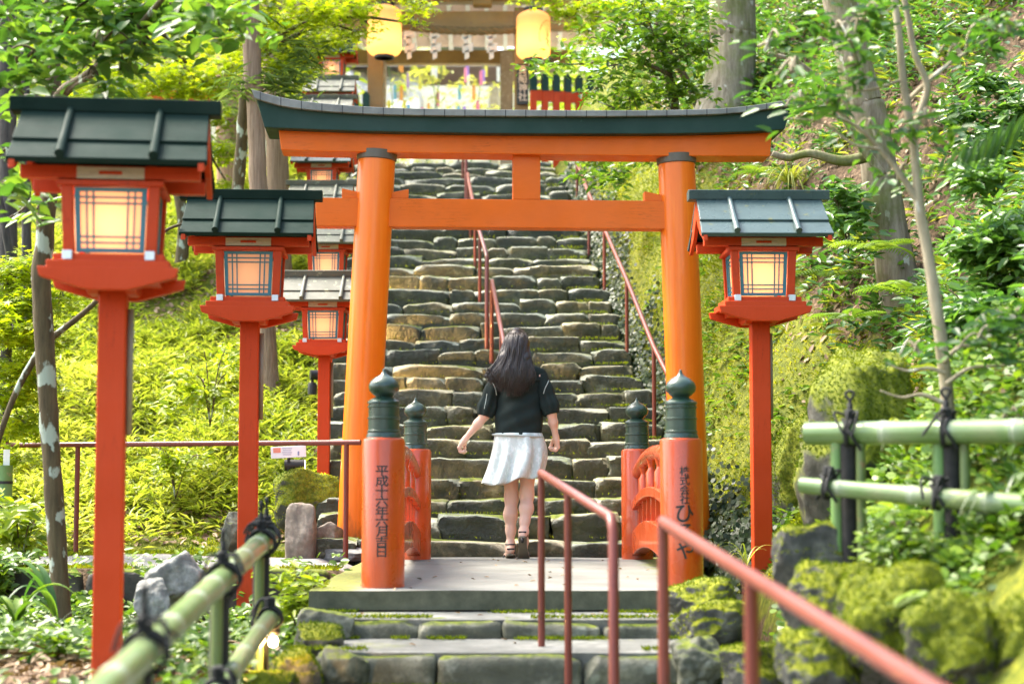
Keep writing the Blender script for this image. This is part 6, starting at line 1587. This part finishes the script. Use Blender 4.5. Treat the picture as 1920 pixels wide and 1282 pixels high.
# ---------------------------------------------------------------- star festival bamboo in the yard
fb_ = P(830, 250, 30.6); t = empty('festival_bamboo', (fb_.x, 30.6, GZ0), 'leafy bamboo hung with coloured paper strips inside the shrine gate', 'decoration')
stm = MB(); bbs = []
for dx, lean in ((-.75, -.1), (-.35, .15), (.1, -.15), (.45, .12), (.75, .2)):
    pts = [Vector((dx, 0, -.1)), Vector((dx + lean * .3, .05, 1.1)), Vector((dx + lean, .1, 2.0)), Vector((dx + lean * 2.4, .0, 3.3))]; stm.tube(spline(pts, 6), lerps([.018, .014, .006], 19), 8)
    for _ in range(9): bbs.append(((dx + lean + rng.normal(0, .35), rng.normal(0, .3), rng.uniform(.9, 3.3)), (.28, .25, .2), 1))
stm.build('culm', M['bamboo_post'], t, smooth=True)
pp, dd, nn = blob_leaves(bbs, 34, .12, .7, 6, .12); L = .16 * rng.uniform(.6, 1.2, len(pp))
leaves('foliage', pp, dd, nn, L, L * .18, 'lance', M['sasa'], np.clip(rng.normal(.85, .2, len(pp)), 0, 1), t)
strip_m = [plain('strip_' + n_, c_, .7) for n_, c_ in (('lemon', (.80, .72, .12)), ('pink', (.75, .22, .36)), ('white', (.85, .85, .82)), ('violet', (.42, .26, .66)), ('blue', (.20, .48, .75)), ('orange', (.85, .38, .08)))]
for k in range(34):
    x, y, z = rng.uniform(-1.0, 1.0), rng.uniform(-.45, .2), rng.uniform(1.7, 3.2); a = rng.uniform(-.7, .7); w = .03
    mb = MB().box((x, y, z), (.06, .002, .26), a); mb.tube([(x, y, z + .13), (x + .02, y, z + .26)], .002, 4); mb.build('paper_strip', strip_m[k % 6], t)

# ---------------------------------------------------------------- small things on the left bank
p = P(541, 847, 12.9); sg_ = empty('notice_board', (p.x, p.y, gz(p.x, p.y)), 'small tilted white notice with a red corner above the black spotlight', 'sign')
hz = p.z - sg_.location.z; bd = MB().box((0, 0, hz), (.26, .012, .085), M=Matrix.Rotation(R(-3), 3, 'Y')).build('board', plain('notice_white', (.78, .80, .84), .4, var=.04), sg_, bevel=.002)
MB().box((-.085, -.0075, hz + .012), (.055, .002, .036), M=Matrix.Rotation(R(-3), 3, 'Y')).build('red_panel', plain('notice_red', (.70, .25, .18), .5), bd)
ln = MB()
for k in range(4): ln.box((-.01 + .0 * k, -.0075, hz + .026 - k * .015), (.075 - .012 * (k % 2), .002, .004))
ln.box((.075, -.0075, hz - .01), (.012, .002, .030)); ln.build('print_lines', plain('notice_print', (.22, .26, .42), .6), bd)
MB().box((0, .012, hz / 2 - .1), (.02, .012, hz + .2)).build('stake', M['charred'], sg_)
def spot(label, px, py, Y, yaw, power=0, tilt=0):
    p = P(px, py, Y); t = empty('garden_spotlight', (p.x, p.y, p.z - .12), label, 'spotlight'); Rm = Matrix.Rotation(yaw, 3, 'Z')
    MB().lathe([(.0, -.05), (.040, -.05), (.040, .03), (.034, .05), (.012, .055), (.012, .10), (0, .10)], (-.05, 0, 0), 16).build('base', M['ink'], t, smooth=True, auto=40)
    h = MB(); h.tube([Rm @ Vector((-.07, 0, 0)) + Vector((0, 0, .12)), Rm @ Vector((.08, 0, 0)) + Vector((0, 0, .12 + tilt))], .043, 18); hd_ = h.build('head', M['ink'], t, smooth=True, auto=50)
    if power:
        MB().tube([Rm @ Vector((.0805, 0, 0)) + Vector((0, 0, .12 + tilt)), Rm @ Vector((.083, 0, 0)) + Vector((0, 0, .12 + tilt))], .036, 18).build('lens', M['lamp_glow'], hd_)
        l = bpy.data.lights.new('spot_light', 'SPOT'); l.energy = power; l.color = (1, .55, .16); l.spot_size = R(70); l.spot_blend = .6; l.shadow_soft_size = .03
        o = bpy.data.objects.new('spot_light', l); COL.objects.link(o); o.parent = t; o.location = Rm @ Vector((.10, 0, 0)) + Vector((0, 0, .12 + tilt)); o.rotation_euler = (Rm @ Vector((1, 0, tilt * 6))).to_track_quat('-Z', 'Y').to_euler()
    return t
def glow(name, c, s):
    m = N(name); e = m.n('ShaderNodeEmission'); e.inputs[0].default_value = (*c, 1); e.inputs[1].default_value = s; return m.done(e.outputs[0])
M['lamp_glow'] = glow('lamp_glow', (1, .72, .40), 9)
spot('black spotlight on a stub base, aimed at the stairs from the left bank', 551, 872, 12.95, R(8), 14)
for i, (n, lab) in enumerate(((9, 'lower'), (13, 'middle'), (17, 'upper'))):      # small uplights at the edge of the steps, behind the left pillar
    Y = STEP_Y[n] - .28; x = float(stair_c(Y)) - 1.50; z = STEP_Z[n] + .02
    a, b, _ = project((x, Y, z + .12)); spot('black spotlight, %s of three, beside the stairs behind the left torii pillar' % lab, float(a), float(b), Y, R(18), 42, .0)
p = P(512, 1202, 6.95); lp = empty('garden_lamp', p, 'little lit garden lamp shining beside the lower bamboo rail', 'lamp')
MB().lathe([(0, -.022), (.014, -.017), (.019, 0), (.014, .017), (0, .022)], (0, 0, 0), 16).build('bulb', M['lamp_glow'], lp, smooth=True)
MB().lathe([(0, .028), (.024, .026), (.030, .045), (.014, .07), (0, .07)], (0, 0, 0), 16).tube([(0, 0, .06), (-.03, .03, .05), (-.04, .05, -.25)], .007, 6).build('socket', M['ink'], lp, smooth=True)
bulb_light(lp, (.0, -.035, -.02), 1.6, .02, (1, .55, .18))
p = P(4, 985, 12.2); vt_ = empty('bamboo_vase', (p.x, p.y, p.z - .05), 'thick green bamboo tube standing at the left edge under the railing', 'vase')
MB().lathe([(0, 0), (.066, 0), (.064, .20), (.066, .21), (.064, .22), (.064, .47), (.050, .47), (.050, .1), (0, .1)], (0, 0, 0), 20).build('tube', M['bamboo_post'], vt_, smooth=True, auto=40)
MB().lathe([(.064, .34), (.0675, .34), (.0675, .36), (.064, .36), (.064, .34)], (0, 0, 0), 20).build('band', M['ink'], vt_); MB().box((.02, 0, .50), (.045, .004, .16)).build('paper_slip', M['white_paint'], vt_)
